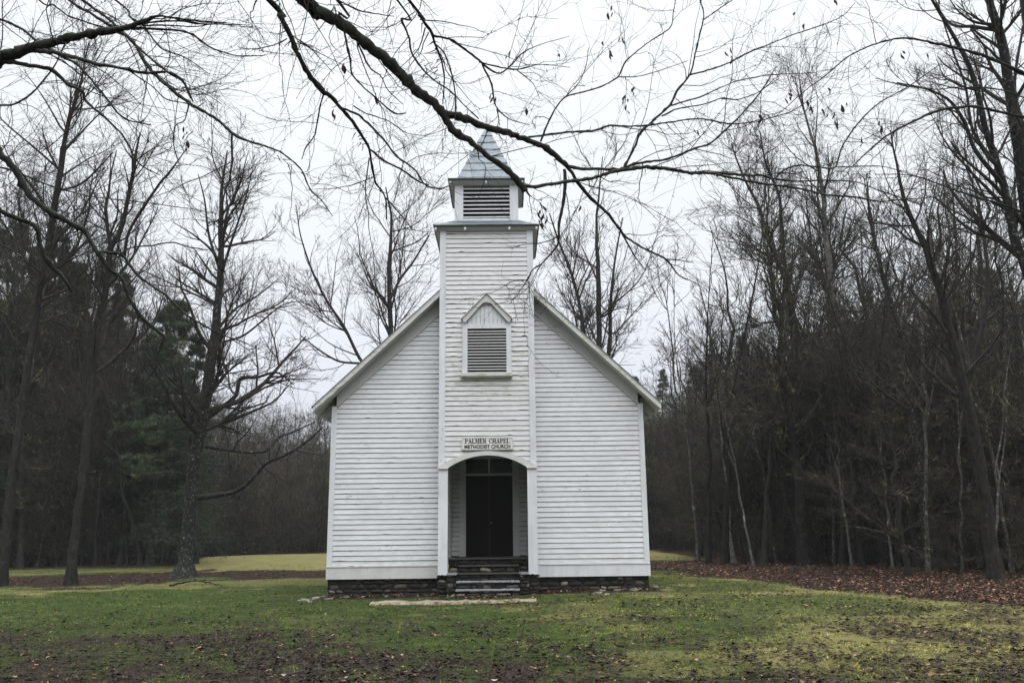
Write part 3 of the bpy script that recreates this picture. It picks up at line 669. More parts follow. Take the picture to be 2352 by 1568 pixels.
def strokes(mb, ch, x, z, h, wd):
    """bold serif capitals drawn with strokes; returns advance"""
    T = h*.23; t = h*.09; sf = h*.085; y0, y1 = YS-.005, YS-.001
    def q(pts): mb.prism([(x+a, z+b) for a, b in pts], y0, y1)
    def stem(a, w=T, lo=0, hi=h, ser=True):
        q([(a, lo), (a+w, lo), (a+w, hi), (a, hi)])
        if ser:
            for zz in (0, h-t): q([(a-sf, zz), (a, zz), (a, zz+t), (a-sf, zz+t)]); q([(a+w, zz), (a+w+sf, zz), (a+w+sf, zz+t), (a+w, zz+t)])
    def bowl(cx, cz, rx, rz, a0, a1, tk, tn, k=12):
        for i in range(k):
            u, v = [math.radians(a0+(a1-a0)*j/k) for j in (i, i+1)]
            f = lambda th: (tn+(tk-tn)*abs(math.cos(th))**1.3)
            P = []
            for th, ins in ((u, 0), (v, 0), (v, 1), (u, 1)):
                rxx = rx-ins*f(th); rzz = rz-ins*(tn+(f(th)-tn)*.35); P.append((cx+rxx*math.cos(th), cz+rzz*math.sin(th)))
            q(P)
    if ch in 'PR':
        stem(sf, T); q([(sf+T, h-t), (sf+T+.13*h, h-t), (sf+T+.13*h, h), (sf+T, h)]); q([(sf+T, .44*h), (sf+T+.13*h, .44*h), (sf+T+.13*h, .44*h+t), (sf+T, .44*h+t)])
        bowl(sf+T+.12*h, .72*h, .33*h, .28*h, -90, 90, T*.95, t)
        if ch == 'R': q([(sf+T+.08*h, .46*h), (sf+T+.30*h, .46*h), (sf+T+.52*h, 0), (sf+T+.27*h, 0)]); q([(sf+T+.48*h, 0), (sf+T+.60*h, 0), (sf+T+.60*h, t), (sf+T+.46*h, t)]); return .98*h
        return .82*h
    if ch == 'A':
        q([(.38*h, h), (.50*h, h), (.16*h, 0), (.08*h, 0)]); q([(.36*h, h), (.54*h, h), (.86*h, 0), (.60*h, 0)]); q([(.20*h, .27*h), (.68*h, .27*h), (.66*h, .36*h), (.24*h, .36*h)])
        q([(0, 0), (.26*h, 0), (.26*h, t), (0, t)]); q([(.52*h, 0), (.94*h, 0), (.94*h, t), (.52*h, t)]); return .93*h
    if ch == 'L': stem(sf, T); q([(sf+T+sf, 0), (.74*h, 0), (.74*h, t), (sf+T+sf, t)]); q([(.67*h, t), (.74*h, t), (.76*h, .34*h), (.71*h, .34*h)]); return .80*h
    if ch == 'E':
        stem(sf, T)
        for zz, e in ((0, .74), (h-t, .70)): q([(sf+T+sf, zz), (e*h, zz), (e*h, zz+t), (sf+T+sf, zz+t)])
        q([(sf+T, .47*h), (.55*h, .47*h), (.55*h, .55*h), (sf+T, .55*h)]); q([(.52*h, .36*h), (.58*h, .36*h), (.58*h, .66*h), (.52*h, .66*h)])
        q([(.68*h, t), (.74*h, t), (.76*h, .32*h), (.71*h, .32*h)]); q([(.66*h, .70*h), (.71*h, .70*h), (.70*h, h-t), (.63*h, h-t)]); return .82*h
    if ch == 'M':
        stem(sf, .10*h); stem(.76*h, T); q([(.10*h, h), (.36*h, h), (.56*h, .1*h), (.46*h, 0)]); q([(.46*h, 0), (.52*h, 0), (.80*h, h), (.73*h, h)]); return 1.10*h
    if ch == 'H': stem(sf, T); stem(.60*h, T); q([(sf+T, .46*h), (.60*h, .46*h), (.60*h, .56*h), (sf+T, .56*h)]); return .95*h
    if ch == 'C': bowl(.44*h, .5*h, .42*h, .51*h, 42, 318, T, t, 22); q([(.72*h, .62*h), (.78*h, .62*h), (.78*h, h), (.72*h, .90*h)]); q([(.72*h, .12*h), (.78*h, .10*h), (.78*h, .34*h), (.74*h, .30*h)]); return .86*h
    return .45*h
def serif_line(txt, xc, z, width, h):
    mb = MB(); x = 0
    for c in txt: x += strokes(mb, c, x, z, h, 0)
    sc = width/x; mb.v = [((a)*sc+xc-width/2, b, c) for a, b, c in mb.v]; return mb
cpart(serif_line('PALMER CHAPEL', 0, 3.018, 1.04, .102), 'lettering', M['letter'], SG)
fc = bpy.data.curves.new('lettering', 'FONT'); fc.body = 'METHODIST CHURCH'; fc.size = .125; fc.extrude = .002; fc.offset = .0035; fc.align_x = 'CENTER'; fc.space_character = 1.0
fo = bpy.data.objects.new('tmp', fc); COL.objects.link(fo); bpy.context.view_layer.update()
me = bpy.data.meshes.new_from_object(fo.evaluated_get(bpy.context.evaluated_depsgraph_get())); bpy.data.objects.remove(fo)
co = np.empty(len(me.vertices)*3, np.float32); me.vertices.foreach_get('co', co); co = co.reshape(-1, 3)
wx = co[:,0].max()-co[:,0].min(); hz = co[:,1].max()-co[:,1].min(); x_ = (co[:,0]-co[:,0].min())/wx*1.06-.53; z_ = (co[:,1]-co[:,1].min())/hz*.086+2.898; y_ = YS-.003-co[:,2]
me.vertices.foreach_set('co', np.stack([x_, y_, z_+.4], -1).astype(np.float32).ravel()); me.update()
for p in list(me.materials): me.materials.clear()
link('lettering', me, M['letter'], SG)

# ---- louvred tower window with gabled hood
mb = MB(); YF = TY-.055
mb.box(-.582, -.462, YF, TY+.0, 4.655, 6.0); mb.box(.462, .582, YF, TY+.0, 4.655, 6.0); mb.box(-.461, .461, YF, TY+.0, 5.745, 5.85)
LW = cpart(mb, 'louvred_window', M['trim'])
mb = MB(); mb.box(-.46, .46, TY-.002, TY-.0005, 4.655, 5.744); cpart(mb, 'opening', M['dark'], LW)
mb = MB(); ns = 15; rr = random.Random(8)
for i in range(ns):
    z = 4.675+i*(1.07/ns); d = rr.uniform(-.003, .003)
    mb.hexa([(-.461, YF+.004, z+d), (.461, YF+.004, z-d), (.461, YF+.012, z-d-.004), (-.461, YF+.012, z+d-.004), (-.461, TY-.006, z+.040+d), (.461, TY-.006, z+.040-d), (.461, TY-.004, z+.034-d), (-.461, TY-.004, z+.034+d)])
    mb.m[-6:] = [1]*6  # slanted faces coloured dark as the shade between the slats
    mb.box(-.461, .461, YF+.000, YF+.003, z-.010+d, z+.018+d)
cpart(mb, 'slat', [M['soffit'], M['grimy_shade']], LW)
mb = MB(); mb.box(-.617, .60, TY-.13, TY-.0, 4.585, 4.652); mb.box(-.60, .58, TY-.10, TY-.0, 4.552, 4.584); cpart(mb, 'sill', M['trimdirty'], LW)
mb = MB(); K = 9   # vertical boards of the gablet, lower ends rounded
for i in range(K):
    xa = -.455+.91*i/K+.004; xb = -.455+.91*(i+1)/K-.004
    f = lambda x: 6.43-abs(x)*1.02
    mb.prism([(xa, 5.851), (xb, 5.851), (xb, f(xb)), (xa, f(xa))], TY-.040-.004*(i % 2), TY-.003)
gb = cpart(mb, 'gable_panel', M['trim'], LW)
mb = MB(); mb.prism([(-.46, 5.852), (.46, 5.852), (.46, 5.98), (0, 6.44), (-.46, 5.98)], TY-.006, TY-.002); cpart(mb, 'panel_backing', M['grimy_shade'], gb)
mb = MB()
for s in (-1, 1):
    mb.prism([(0, 6.58), (s*.59, 5.975), (s*.545, 5.885), (s*.50, 5.90), (s*.12, 6.33), (0, 6.42)], TY-.115, TY-.088)
    mb.prism([(0, 6.615), (s*.615, 5.985), (s*.612, 5.958), (0, 6.588)], TY-.15, TY-.0)
for i in range(5):
    x = -.10+.05*i
    mb.prism([(x-.024, 6.45), (x+.024, 6.45), (x+.018, 6.375), (x, 6.352), (x-.018, 6.375)], TY-.120, TY-.116)
cpart(mb, 'hood', M['trimdirty'], LW)

# ---- skirt roof, belfry, spire
def frustum(mb, h0, z0, h1, z1, cy, mi=0, inner=None):
    P = [(-h0,cy-h0,z0),(h0,cy-h0,z0),(h0,cy+h0,z0),(-h0,cy+h0,z0),(-h1,cy-h1,z1),(h1,cy-h1,z1),(h1,cy+h1,z1),(-h1,cy+h1,z1)]
    mb.hexa(P, mi)
def shingles(name, h0, z0, h1, z1, n, cy, matl, over=.010, seed=0, tab=.22):
    mb = MB(); rr = random.Random(seed)
    dirs = [((1,0,0),(0,-1,0)), ((0,1,0),(1,0,0)), ((-1,0,0),(0,1,0)), ((0,-1,0),(-1,0,0))]
    for i in range(n):
        ta, tb = i/n, (i+1)/n; ha, hb = h0+(h1-h0)*ta, h0+(h1-h0)*tb; za, zb_ = z0+(z1-z0)*ta, z0+(z1-z0)*tb
        frustum(mb, ha+over*.6, za, hb+.001, zb_, cy)
        for u, nn in dirs:
            u = Vector(u); nn = Vector(nn); m_ = max(1, round(2*ha/tab)); off = (i % 2)*.5
            for j in range(-1, m_+1):
                a = max(-1, -1+2*(j+off)/m_); b = min(1, -1+2*(j+1+off)/m_)
                if b-a < .02: continue
                e_ = over+rr.uniform(0, .004); dz = rr.uniform(-.004, .003)
                g_ = .004
                p = []
                for q, hh, zz, ex in ((a, ha, za+dz, e_), (b, ha, za+dz, e_), (b, hb, zb_, .002), (a, hb, zb_, .002)):
                    s_ = q*hh + (g_ if q == a else -g_); p.append(Vector((0, cy, zz))+u*s_+nn*(hh+ex))
                mb.poly(p); mb.poly([p[0], p[1], p[1]-nn*.01, p[0]-nn*.01])
    return cpart(mb, name, matl)
SO = TW+.1652
shingles('skirt_roof', SO, ZSK, .81, 8.601, 3, TCY, M['spire'], .008, 3)
mb = MB(); frustum(mb, SO-.01, ZSK-.05, SO+.004, ZSK-.002, TCY); cpart(mb, 'skirt_edge', M['roofedge'])
mb = MB(); frustum(mb, TW+.02, ZSK-.12, SO-.03, ZSK-.052, TCY); mb.box(-TW-.012, TW+.012, TY-.040, TY-.004, 8.20, 8.30); cpart(mb, 'skirt_soffit', M['soffit'])
for x in (-SO+.03, -.54, .54, SO-.085):
    mb = MB(); mb.box(x, x+.05, TY-.150, TY-.0, 8.205, 8.262); cpart(mb, 'bracket', M['trim'])
BH = .797; YB = TCY-BH
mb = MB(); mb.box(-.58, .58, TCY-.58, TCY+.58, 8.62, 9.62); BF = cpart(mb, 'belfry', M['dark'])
for a in (-1, 1):
    for b in (-1, 1):
        mb = MB(); mb.box(*sorted((a*.585, a*BH)), *sorted((TCY+b*.585, TCY+b*BH)), 8.60, 9.66); cpart(mb, 'corner_post', M['trim'], BF)
for (xa, xb, ya, yb) in ((-.584,.584,YB+.01,YB+.06), (-.584,.584,TCY+BH-.06,TCY+BH-.01), (-BH+.01,-BH+.06,TCY-.584,TCY+.584), (BH-.06,BH-.01,TCY-.584,TCY+.584)):
    for za_ in (8.60, 9.595):
        mb = MB(); mb.box(xa, xb, ya, yb, za_, za_+.065); cpart(mb, 'rail', M['trim'], BF)
for u, nn in (((1,0,0),(0,-1,0)), ((-1,0,0),(0,1,0)), ((0,1,0),(1,0,0)), ((0,-1,0),(-1,0,0))):
    u = Vector(u); nn = Vector(nn); mb = MB()
    for i in range(8):
        z = 8.70+i*.108
        o = Vector((0, TCY, 0))
        def P(s, d, zz): return o+u*s+nn*(BH+d)+Vector((0,0,zz))
        mb.hexa([P(-.584,-.02,z), P(.584,-.02,z), P(.584,-.03,z-.006), P(-.584,-.03,z-.006), P(-.584,-.11,z+.066), P(.584,-.11,z+.066), P(.584,-.115,z+.058), P(-.584,-.115,z+.058)])
        mb.hexa([P(-.584,-.016,z-.012), P(.584,-.016,z-.012), P(.584,-.026,z-.012), P(-.584,-.026,z-.012), P(-.584,-.016,z+.020), P(.584,-.016,z+.020), P(.584,-.026,z+.020), P(-.584,-.026,z+.020)])
    cpart(mb, 'louvre', M['trim'], BF)
UO = BH+.165; ZUE = 9.67
shingles('spire_flare', UO, ZUE, .715, 9.80, 1, TCY, M['spire'], .006, 5)
shingles('spire', .715, 9.80, .045, 11.46, 7, TCY, M['spire'], .018, 6, .17)
mb = MB(); frustum(mb, UO-.008, ZUE-.045, UO+.004, ZUE-.002, TCY); cpart(mb, 'spire_edge', M['roofedge'])
mb = MB(); frustum(mb, BH+.015, ZUE-.12, UO-.03, ZUE-.046, TCY); cpart(mb, 'spire_soffit', M['soffit'])
for x in (-UO+.03, -.025, UO-.08):
    mb = MB(); mb.box(x, x+.05, YB-.145, YB-.002, 9.56, 9.612); cpart(mb, 'bracket', M['trim'])
mb = MB(); K = 8
prof = [(.055, 11.44), (.050, 11.50), (.024, 11.53), (.030, 11.60), (.022, 11.70), (.026, 11.82), (.004, 11.95)]
for (ra, za), (rb, zb_) in zip(prof, prof[1:]):
    for i in range(K):
        a, b = 2*PI*i/K, 2*PI*(i+1)/K
        mb.poly([(ra*math.cos(a), TCY+ra*math.sin(a), za), (ra*math.cos(b), TCY+ra*math.sin(b), za), (rb*math.cos(b), TCY+rb*math.sin(b), zb_), (rb*math.cos(a), TCY+rb*math.sin(a), zb_)])
cpart(mb, 'finial', M['trimdirty'])

# ------------------------------------------------------------------ trees: vectorised branch grower
def nrmz(v): return v/np.maximum(np.linalg.norm(v, axis=-1, keepdims=True), 1e-9)
class Tubes:
    def __init__(s): s.V = []; s.F = []; s.n = 0
    def add(s, P, R_, sides=3):
        """P (N,n,3), R_ (N,n)"""
        N_, n, _ = P.shape
        if N_ == 0: return
        T = np.empty_like(P); T[:,1:-1] = P[:,2:]-P[:,:-2]; T[:,0] = P[:,1]-P[:,0]; T[:,-1] = P[:,-1]-P[:,-2]; T = nrmz(T)
        ref = np.where(np.abs(T[:,:1,2:3]) > .9, np.array([1.,0,0]), np.array([0,0,1.]))
        u0 = nrmz(np.cross(T[:,0], ref[:,0]))
        U = nrmz(u0[:,None]-(u0[:,None]*T).sum(-1, keepdims=True)*T); W = np.cross(T, U)
        a = np.arange(sides)/sides*2*PI
        ring = P[:,:,None]+R_[:,:,None,None]*(np.cos(a)[None,None,:,None]*U[:,:,None]+np.sin(a)[None,None,:,None]*W[:,:,None])
        idx = s.n+np.arange(N_*n*sides).reshape(N_, n, sides); nx = np.roll(idx, -1, 2)
        F = np.stack([idx[:,:-1], nx[:,:-1], nx[:,1:], idx[:,1:]], -1).reshape(-1, 4)
        s.V.append(ring.reshape(-1, 3)); s.F.append(F); s.n += N_*n*sides
    def mesh(s, name, smooth=True):
        if not s.V: return None
        return np_mesh(name, np.concatenate(s.V), np.concatenate(s.F), smooth)
def samp(P, R_, idx, t):
    n = P.shape[1]; f = t*(n-1); i = np.clip(f.astype(int), 0, n-2); u = (f-i)[:,None]
    A, B = P[idx, i], P[idx, i+1]
    return A*(1-u)+B*u, nrmz(B-A), R_[idx, i]*(1-u[:,0])+R_[idx, i+1]*u[:,0]
def spawn(rng, P, R_, cnt, tr=(.2,.98), lf=.45, ang=(35,65), trop=.1, wander=.18, n=5, rf=.55, rmin=.004, taper=1.0, flat=0., lmin=.1, tip=.3, droop=0.):
    """children of every parent (rows of P)"""
    Np = len(P)
    if isinstance(cnt, tuple):      # (per metre,)
        Lp = np.linalg.norm(P[:,1:]-P[:,:-1], axis=-1).sum(1); cnt = rng.poisson(Lp*cnt[0])+(1 if len(cnt) < 2 else 0)
    cnt = np.asarray(cnt) if not np.isscalar(cnt) else np.full(Np, cnt)
    idx = np.repeat(np.arange(Np), cnt); K = len(idx)
    if K == 0: return np.zeros((0, n, 3)), np.zeros((0, n))
    t = tr[0]+(tr[1]-tr[0])*rng.random(K)
    S, T, r = samp(P, R_, idx, t)
    L = np.linalg.norm(P[:,1:]-P[:,:-1], axis=-1).sum(1)[idx]
    L = np.maximum(L*lf*(1.15-taper*t)*(.55+.8*rng.random(K)), lmin)
    q = rng.normal(size=(K,3)); q[:,2] *= (1-flat); q -= (q*T).sum(-1, keepdims=True)*T; q = nrmz(q)
    a = np.radians(ang[0]+(ang[1]-ang[0])*rng.random(K))[:,None]
    d = nrmz(T*np.cos(a)+q*np.sin(a)); out = np.empty((K, n, 3)); out[:,0] = S; st = (L/(n-1))[:,None]
    for k in range(1, n):
        d = nrmz(d+rng.normal(size=(K,3))*wander+np.array([0,0,trop-droop*k/n])); out[:,k] = out[:,k-1]+d*st
    r0 = np.maximum(np.minimum(r*rf*(.7+.5*rng.random(K)), L*.03+.003), rmin*1.2)
    RR = r0[:,None]*(1-(1-tip)*np.linspace(0, 1, n)[None]); RR = np.maximum(RR, rmin*np.linspace(1, .6, n)[None])
    return out, RR
def smooth_path(pts, n):
    pts = np.asarray(pts, float); seg = np.r_[0, np.cumsum(np.linalg.norm(np.diff(pts[:,:3], axis=0), axis=1))]
    t = np.linspace(0, seg[-1], n); i = np.clip(np.searchsorted(seg, t, 'right')-1, 0, len(seg)-2)
    u = ((t-seg[i])/(seg[i+1]-seg[i]))[:,None]
    E_ = np.vstack([2*pts[0]-pts[1], pts, 2*pts[-1]-pts[-2]])
    p0, p1, p2, p3 = E_[i], E_[i+1], E_[i+2], E_[i+3]
    c = .5*(2*p1+(p2-p0)*u+(2*p0-5*p1+4*p2-p3)*u*u+(3*p1-p0-3*p2+p3)*u**3)
    lin = p1*(1-u)+p2*u
    return .8*c+.2*lin
def auto_trunk(rng, H, r0, lean=.05, n=16, wig=.02, flare=1.6):
    t = np.linspace(0, 1, n); d = rng.normal(size=2)*lean
    P = np.stack([H*(d[0]*t+wig*np.cumsum(rng.normal(size=n))*t**.5), H*(d[1]*t+wig*np.cumsum(rng.normal(size=n))*t**.5), H*t], -1)
    R_ = r0*(1-t)**.85+.006; R_ = R_*(1+(flare-1)*np.exp(-t*H/.35))
    return P, R_
def flare_ring(P, R_):
    return P, R_
def grow(rng, trunks, name, crown=.28, n1=26, lf1=.36, ang1=(35,65), trop1=.12, d2=2.3, d3=3.6, d4=3.4, rmin=.005, flat=0., trop2=.06, wander=.12):
    """trunks: list of (P (n,3), R (n)); local coordinates. returns trunk mesh, crown mesh"""
    tt = Tubes(); tc_ = Tubes(); L1 = []
    L0 = np.linalg.norm(np.diff(trunks[0][0], axis=0), axis=1).sum()
    for ti, (P, R_) in enumerate(trunks):
        tt.add(P[None], R_[None], 9 if ti == 0 else 7); Lt = np.linalg.norm(np.diff(P, axis=0), axis=1).sum()
        if ti == 0: k, c, lf = n1, crown, lf1
        else: k, c, lf = max(4, int(Lt*1.6)), (.45 if P[0,2] < 1 else .15), max(lf1, min(.6, lf1*L0*.45/Lt))
        L1.append(spawn(rng, P[None], R_[None], k, (c, .99), lf, ang1, trop1, wander, 9, .5, rmin*1.5, .8, 0, .8, .22))
    P1 = np.concatenate([a for a, b in L1]); R1 = np.concatenate([b for a, b in L1])
    tc_.add(P1, R1, 5)
    P2, R2 = spawn(rng, P1, R1, (d2,), (.12, .98), .50, (25,50), trop2, .12, 7, .55, rmin*1.1, .6, flat, .35)
    tc_.add(P2, R2, 4)
    P3, R3 = spawn(rng, P2, R2, (d3,), (.10, .98), .55, (22,50), trop2, .13, 5, .6, rmin*.9, .55, flat, .22)
    tc_.add(P3, R3, 3)
    if d4:
        P4, R4 = spawn(rng, P3, R3, (d4, 0), (.1, .98), .6, (22,50), trop2, .14, 4, .7, rmin*.75, .5, flat, .14)
        tc_.add(P4, R4, 3)
    return tt.mesh(name+'_trunk'), tc_.mesh(name+'_crown')
def place(name, meshes, mats, loc, label, cat, group=None, rz=0, sc=1, zs=1):
    o = empty(name, loc, label, cat, group, rz); o.scale = (sc, sc, sc*zs)
    for nm, me, mt in zip(('trunk', 'crown', 'needles'), meshes, mats):
        if me is None: continue
        c = bpy.data.objects.new(nm, me); COL.objects.link(c)
        if not me.materials: me.materials.append(mt)
        c.parent = o
    return o
def traced(pts, D0, D1=None, n=26, base=True):
    """trunk from picture points (px, py, width px) at distance D; first point sits on the ground"""
    D1 = D0 if D1 is None else D1; K = len(pts); out = []; rad = []
    for i, (px, py, wd) in enumerate(pts):
        D = D0+(D1-D0)*i/max(1, K-1); p = at(px, py, D); out.append((p.x, p.y, p.z)); rad.append(wd*D/FPX/2)
    P = np.array(out)
    if base:
        P[0,2] = float(gz(P[0,0], P[0,1]))-.12
    Q = smooth_path(np.hstack([P, np.array(rad)[:,None]]), n)
    return Q[:,:3], np.maximum(Q[:,3], .006)
def hero(name, label, trunks, D, seed, mats, group=None, **kw):
    rng = np.random.default_rng(seed); TR = []
    for i, (pts, D0, D1) in enumerate(trunks):
        P, R_ = traced(pts, D0, D1, base=(i == 0))
        if i == 0:
            hgt = P[:,2]-P[0,2]; R_ = R_*(1+(1.1 if seed == 101 else .45)*np.exp(-hgt/.25))
            P = P+np.c_[rng.normal(size=(len(P),2))*.015, np.zeros(len(P))]
        TR.append((P, R_))
    o0 = TR[0][0][0].copy(); TR = [(P-o0, R_) for P, R_ in TR]
    a, b = grow(rng, TR, name, **kw)
    return place(name, (a, b), mats, tuple(o0), label, 'tree', group)

BK, BL, BG, BB, TWG, TWF = M['bark'], M['bark_lich'], M['bark_grey'], M['bark_birch'], M['twig'], M['twig_far']
hero('lawn_tree', 'bare tree with flared base and white lichen down its trunk, left of the chapel',
     [([(425,1306,34),(428,1250,28),(437,1140,27),(450,1040,27),(475,900,26),(490,790,23),(502,697,18),(507,610,15),(507,488,11),(512,420,7),(520,345,3)], 31.2, 31.2),
      ([(455,1143,13),(521,1133,11),(556,1120,10),(590,1087,9),(611,1063,8),(653,1046,6),(695,1021,6),(743,980,3)], 31.2, 30.0),
      ([(472,1025,9),(556,1037,7),(611,1035,6),(640,1005,5),(677,990,4),(729,966,2)], 31.2, 32.6),
      ([(476,959,13),(510,935,11),(542,907,10),(552,869,9),(590,866,7),(636,855,5),(674,882,2)], 31.2, 31.9),
      ([(497,760,8),(540,710,6),(590,680,4),(640,640,2)], 31.2, 32.5), ([(490,790,6),(560,770,5),(650,700,3),(720,690,1)], 31.2, 30),
      ([(505,640,8),(530,560,6),(560,470,4),(580,390,2)], 31.2, 31), ([(505,620,8),(480,540,6),(470,460,4),(455,400,2)], 31.2, 31.5)],
     31.2, 101, (BL, TWG), n1=34, lf1=.33, crown=.30, ang1=(42,80), trop1=.07, d3=3.2, rmin=.007)
hero('forked_tree', 'tall bare tree forking high up, second lawn tree from the left edge',
     [([(163,1317,24),(174,1216,18),(189,1112,18),(200,1000,19),(210,880,18),(222,766,17),(236,697,16),(247,627,15),(255,558,13),(274,542,11),(288,486,10),(302,417,9),(314,347,6),(323,306,3)], 27.6, 27.0),
      ([(255,568,9),(250,542,9),(243,479,8),(250,440,6),(255,399,4),(268,345,2)], 27.4, 28.3),
      ([(285,590,8),(295,535,7),(323,486,7),(368,420,6),(389,396,5),(430,340,2)], 27.3, 26.2)],
     27.6, 102, (BK, TWG), n1=26, lf1=.27, crown=.42, rmin=.0065)
hero('slanting_tree', 'tall bare tree leaning right at the far left edge of the lawn',
     [([(4,1320,26),(21,1171,19),(38,1032,18),(62,860,17),(90,680,16),(118,521,16),(139,392,13),(153,295,10),(177,226,8),(190,160,5),(205,95,2)], 26.8, 25.6),
      ([(139,392,6),(80,340,5),(20,290,4),(-20,250,2)], 26.2, 27),([(145,350,6),(200,290,4),(260,230,2)], 26.2, 27),([(128,440,6),(190,420,5),(260,350,3)], 26.2, 25)],
     26.8, 103, (BK, TWG), n1=34, lf1=.27, crown=.45, rmin=.0065)
hero('tree_behind_roof', 'bare many-stemmed tree rising over the left slope of the chapel roof',
     [([(905,1262,14),(900,1000,14),(897,755,12),(893,650,10),(897,560,8),(900,500,6),(885,430,3)], 46, 46),
      ([(897,800,9),(840,840,8),(790,750,7),(750,690,6),(716,620,5),(690,540,3),(680,470,2)], 46, 45),
      ([(895,690,7),(920,640,6),(950,600,5),(985,540,3)], 46, 47), ([(840,835,6),(780,830,5),(735,805,4),(690,770,2)], 46, 44)],
     46, 104, (BK, TWG), n1=16, lf1=.36, d2=1.8, d3=2.8, d4=2.4, crown=.40, rmin=.009)
hero('twin_stem_tree', 'bare upright tree with twin stems rising over the right slope of the chapel roof',
     [([(1375,1262,15),(1376,1000,14),(1376,760,13),(1375,660,12),(1372,580,9),(1370,500,6),(1378,420,4),(1385,360,2)], 44, 44),
      ([(1378,900,10),(1400,800,10),(1402,700,8),(1412,600,5),(1430,500,3)], 44, 45), ([(1340,1262,12),(1342,820,10),(1335,720,8),(1310,620,7),(1285,560,5),(1262,490,3)], 44, 43)],
     44, 105, (BL, TWG), n1=16, lf1=.28, crown=.42, d2=1.8, d3=2.6, d4=2.4, ang1=(35,70), rmin=.009)
hero('fork_trunk_tree', 'bare tree with a smooth brown trunk splitting in a narrow fork, right of the birch',
     [([(1850,1292,34),(1848,1150,27),(1842,1000,25),(1837,923,24),(1828,830,22),(1824,755,20),(1808,658,17),(1795,620,11),(1782,599,11),(1765,544,9),(1740,470,7),(1705,400,5),(1680,330,3)], 37, 37),
      ([(1812,675,12),(1806,640,11),(1800,590,10),(1795,544,9),(1790,450,7),(1760,380,5),(1745,300,3)], 37, 38)],
     37, 106, (BK, TWG), n1=30, lf1=.28, crown=.42, rmin=.0075)
hero('pale_trunk_tree', 'tall bare tree with pale grey bark, second large trunk right of the birch',
     [([(1965,1296,26),(1955,1100,22),(1945,920,21),(1934,813,20),(1926,755,19),(1909,670,17),(1904,599,15),(1896,544,13),(1891,451,11),(1880,382,9),(1870,330,7),(1840,240,4),(1825,180,2)], 34, 34)],
     34, 107, (BG, TWG), n1=28, lf1=.27, crown=.42, ang1=(25,50), trop1=.16, rmin=.0065)
hero('birch', 'slender crooked birch with mottled white bark at the edge of the right hand wood',
     [([(1684,1290,11),(1678,1251,9),(1674,1175,9),(1670,1098,9),(1660,1003,9),(1652,923,8),(1639,860,8),(1635,797,6),(1628,740,5),(1615,690,4),(1600,640,2)], 34.5, 34.5),
      ([(1664,1030,4),(1675,985,3),(1680,950,2)], 34.5, 34.2)],
     34.5, 108, (BB, TWG), n1=16, lf1=.24, crown=.5, rmin=.006)
hero('edge_tree', 'big bare tree with heavy dark limbs fanning upward at the right edge of the picture',
     [([(2475,1392,60),(2440,1150,42),(2415,900,38),(2385,650,34),(2350,420,30),(2335,312,28),(2325,243,26),(2312,156,24),(2292,69,22),(2272,0,18),(2255,-90,10)], 18.5, 17.5),
      ([(2400,780,22),(2368,660,20),(2325,521,19),(2308,434,18),(2287,365,17),(2263,295,15),(2249,226,14),(2228,156,12),(2193,87,10),(2141,0,7),(2110,-60,4)], 18, 17),
      ([(2300,420,12),(2240,345,10),(2215,280,9),(2180,230,7),(2130,205,5),(2060,190,3)], 17.5, 16.8),
      ([(2370,560,12),(2352,450,11),(2360,330,9),(2330,200,8),(2350,60,6)], 18, 19),
      ([(2290,380,8),(2235,300,7),(2218,200,6),(2190,120,5),(2160,30,3)], 17.5, 18.4)],
     18.5, 109, (BL, TWG), n1=26, lf1=.28, crown=.48, rmin=.0042)
hero('leaning_edge_tree', 'dark bare tree leaning left just inside the right edge, left of the biggest trunk',
     [([(2290,1350,34),(2262,1150,27),(2235,980,25),(2205,860,23),(2180,760,20),(2150,640,17),(2120,560,14),(2080,470,10),(2060,380,6),(2045,300,3)], 22, 21.5),
      ([(2215,900,14),(2250,780,12),(2270,660,10),(2262,560,8),(2240,440,5),(2200,340,3)], 22, 23)],
     22, 110, (BK, TWG), n1=30, lf1=.30, crown=.36, rmin=.005)
hero('leaning_slim_tree', 'slim bare tree curving left between the pale trunk and the leaning dark tree',
     [([(2140,1322,20),(2120,1150,17),(2100,980,16),(2085,850,14),(2060,740,13),(2030,640,10),(2010,560,8),(1995,470,5),(1990,400,2)], 27, 27)],
     27, 111, (BL, TWG), n1=26, lf1=.30, crown=.36, rmin=.006)
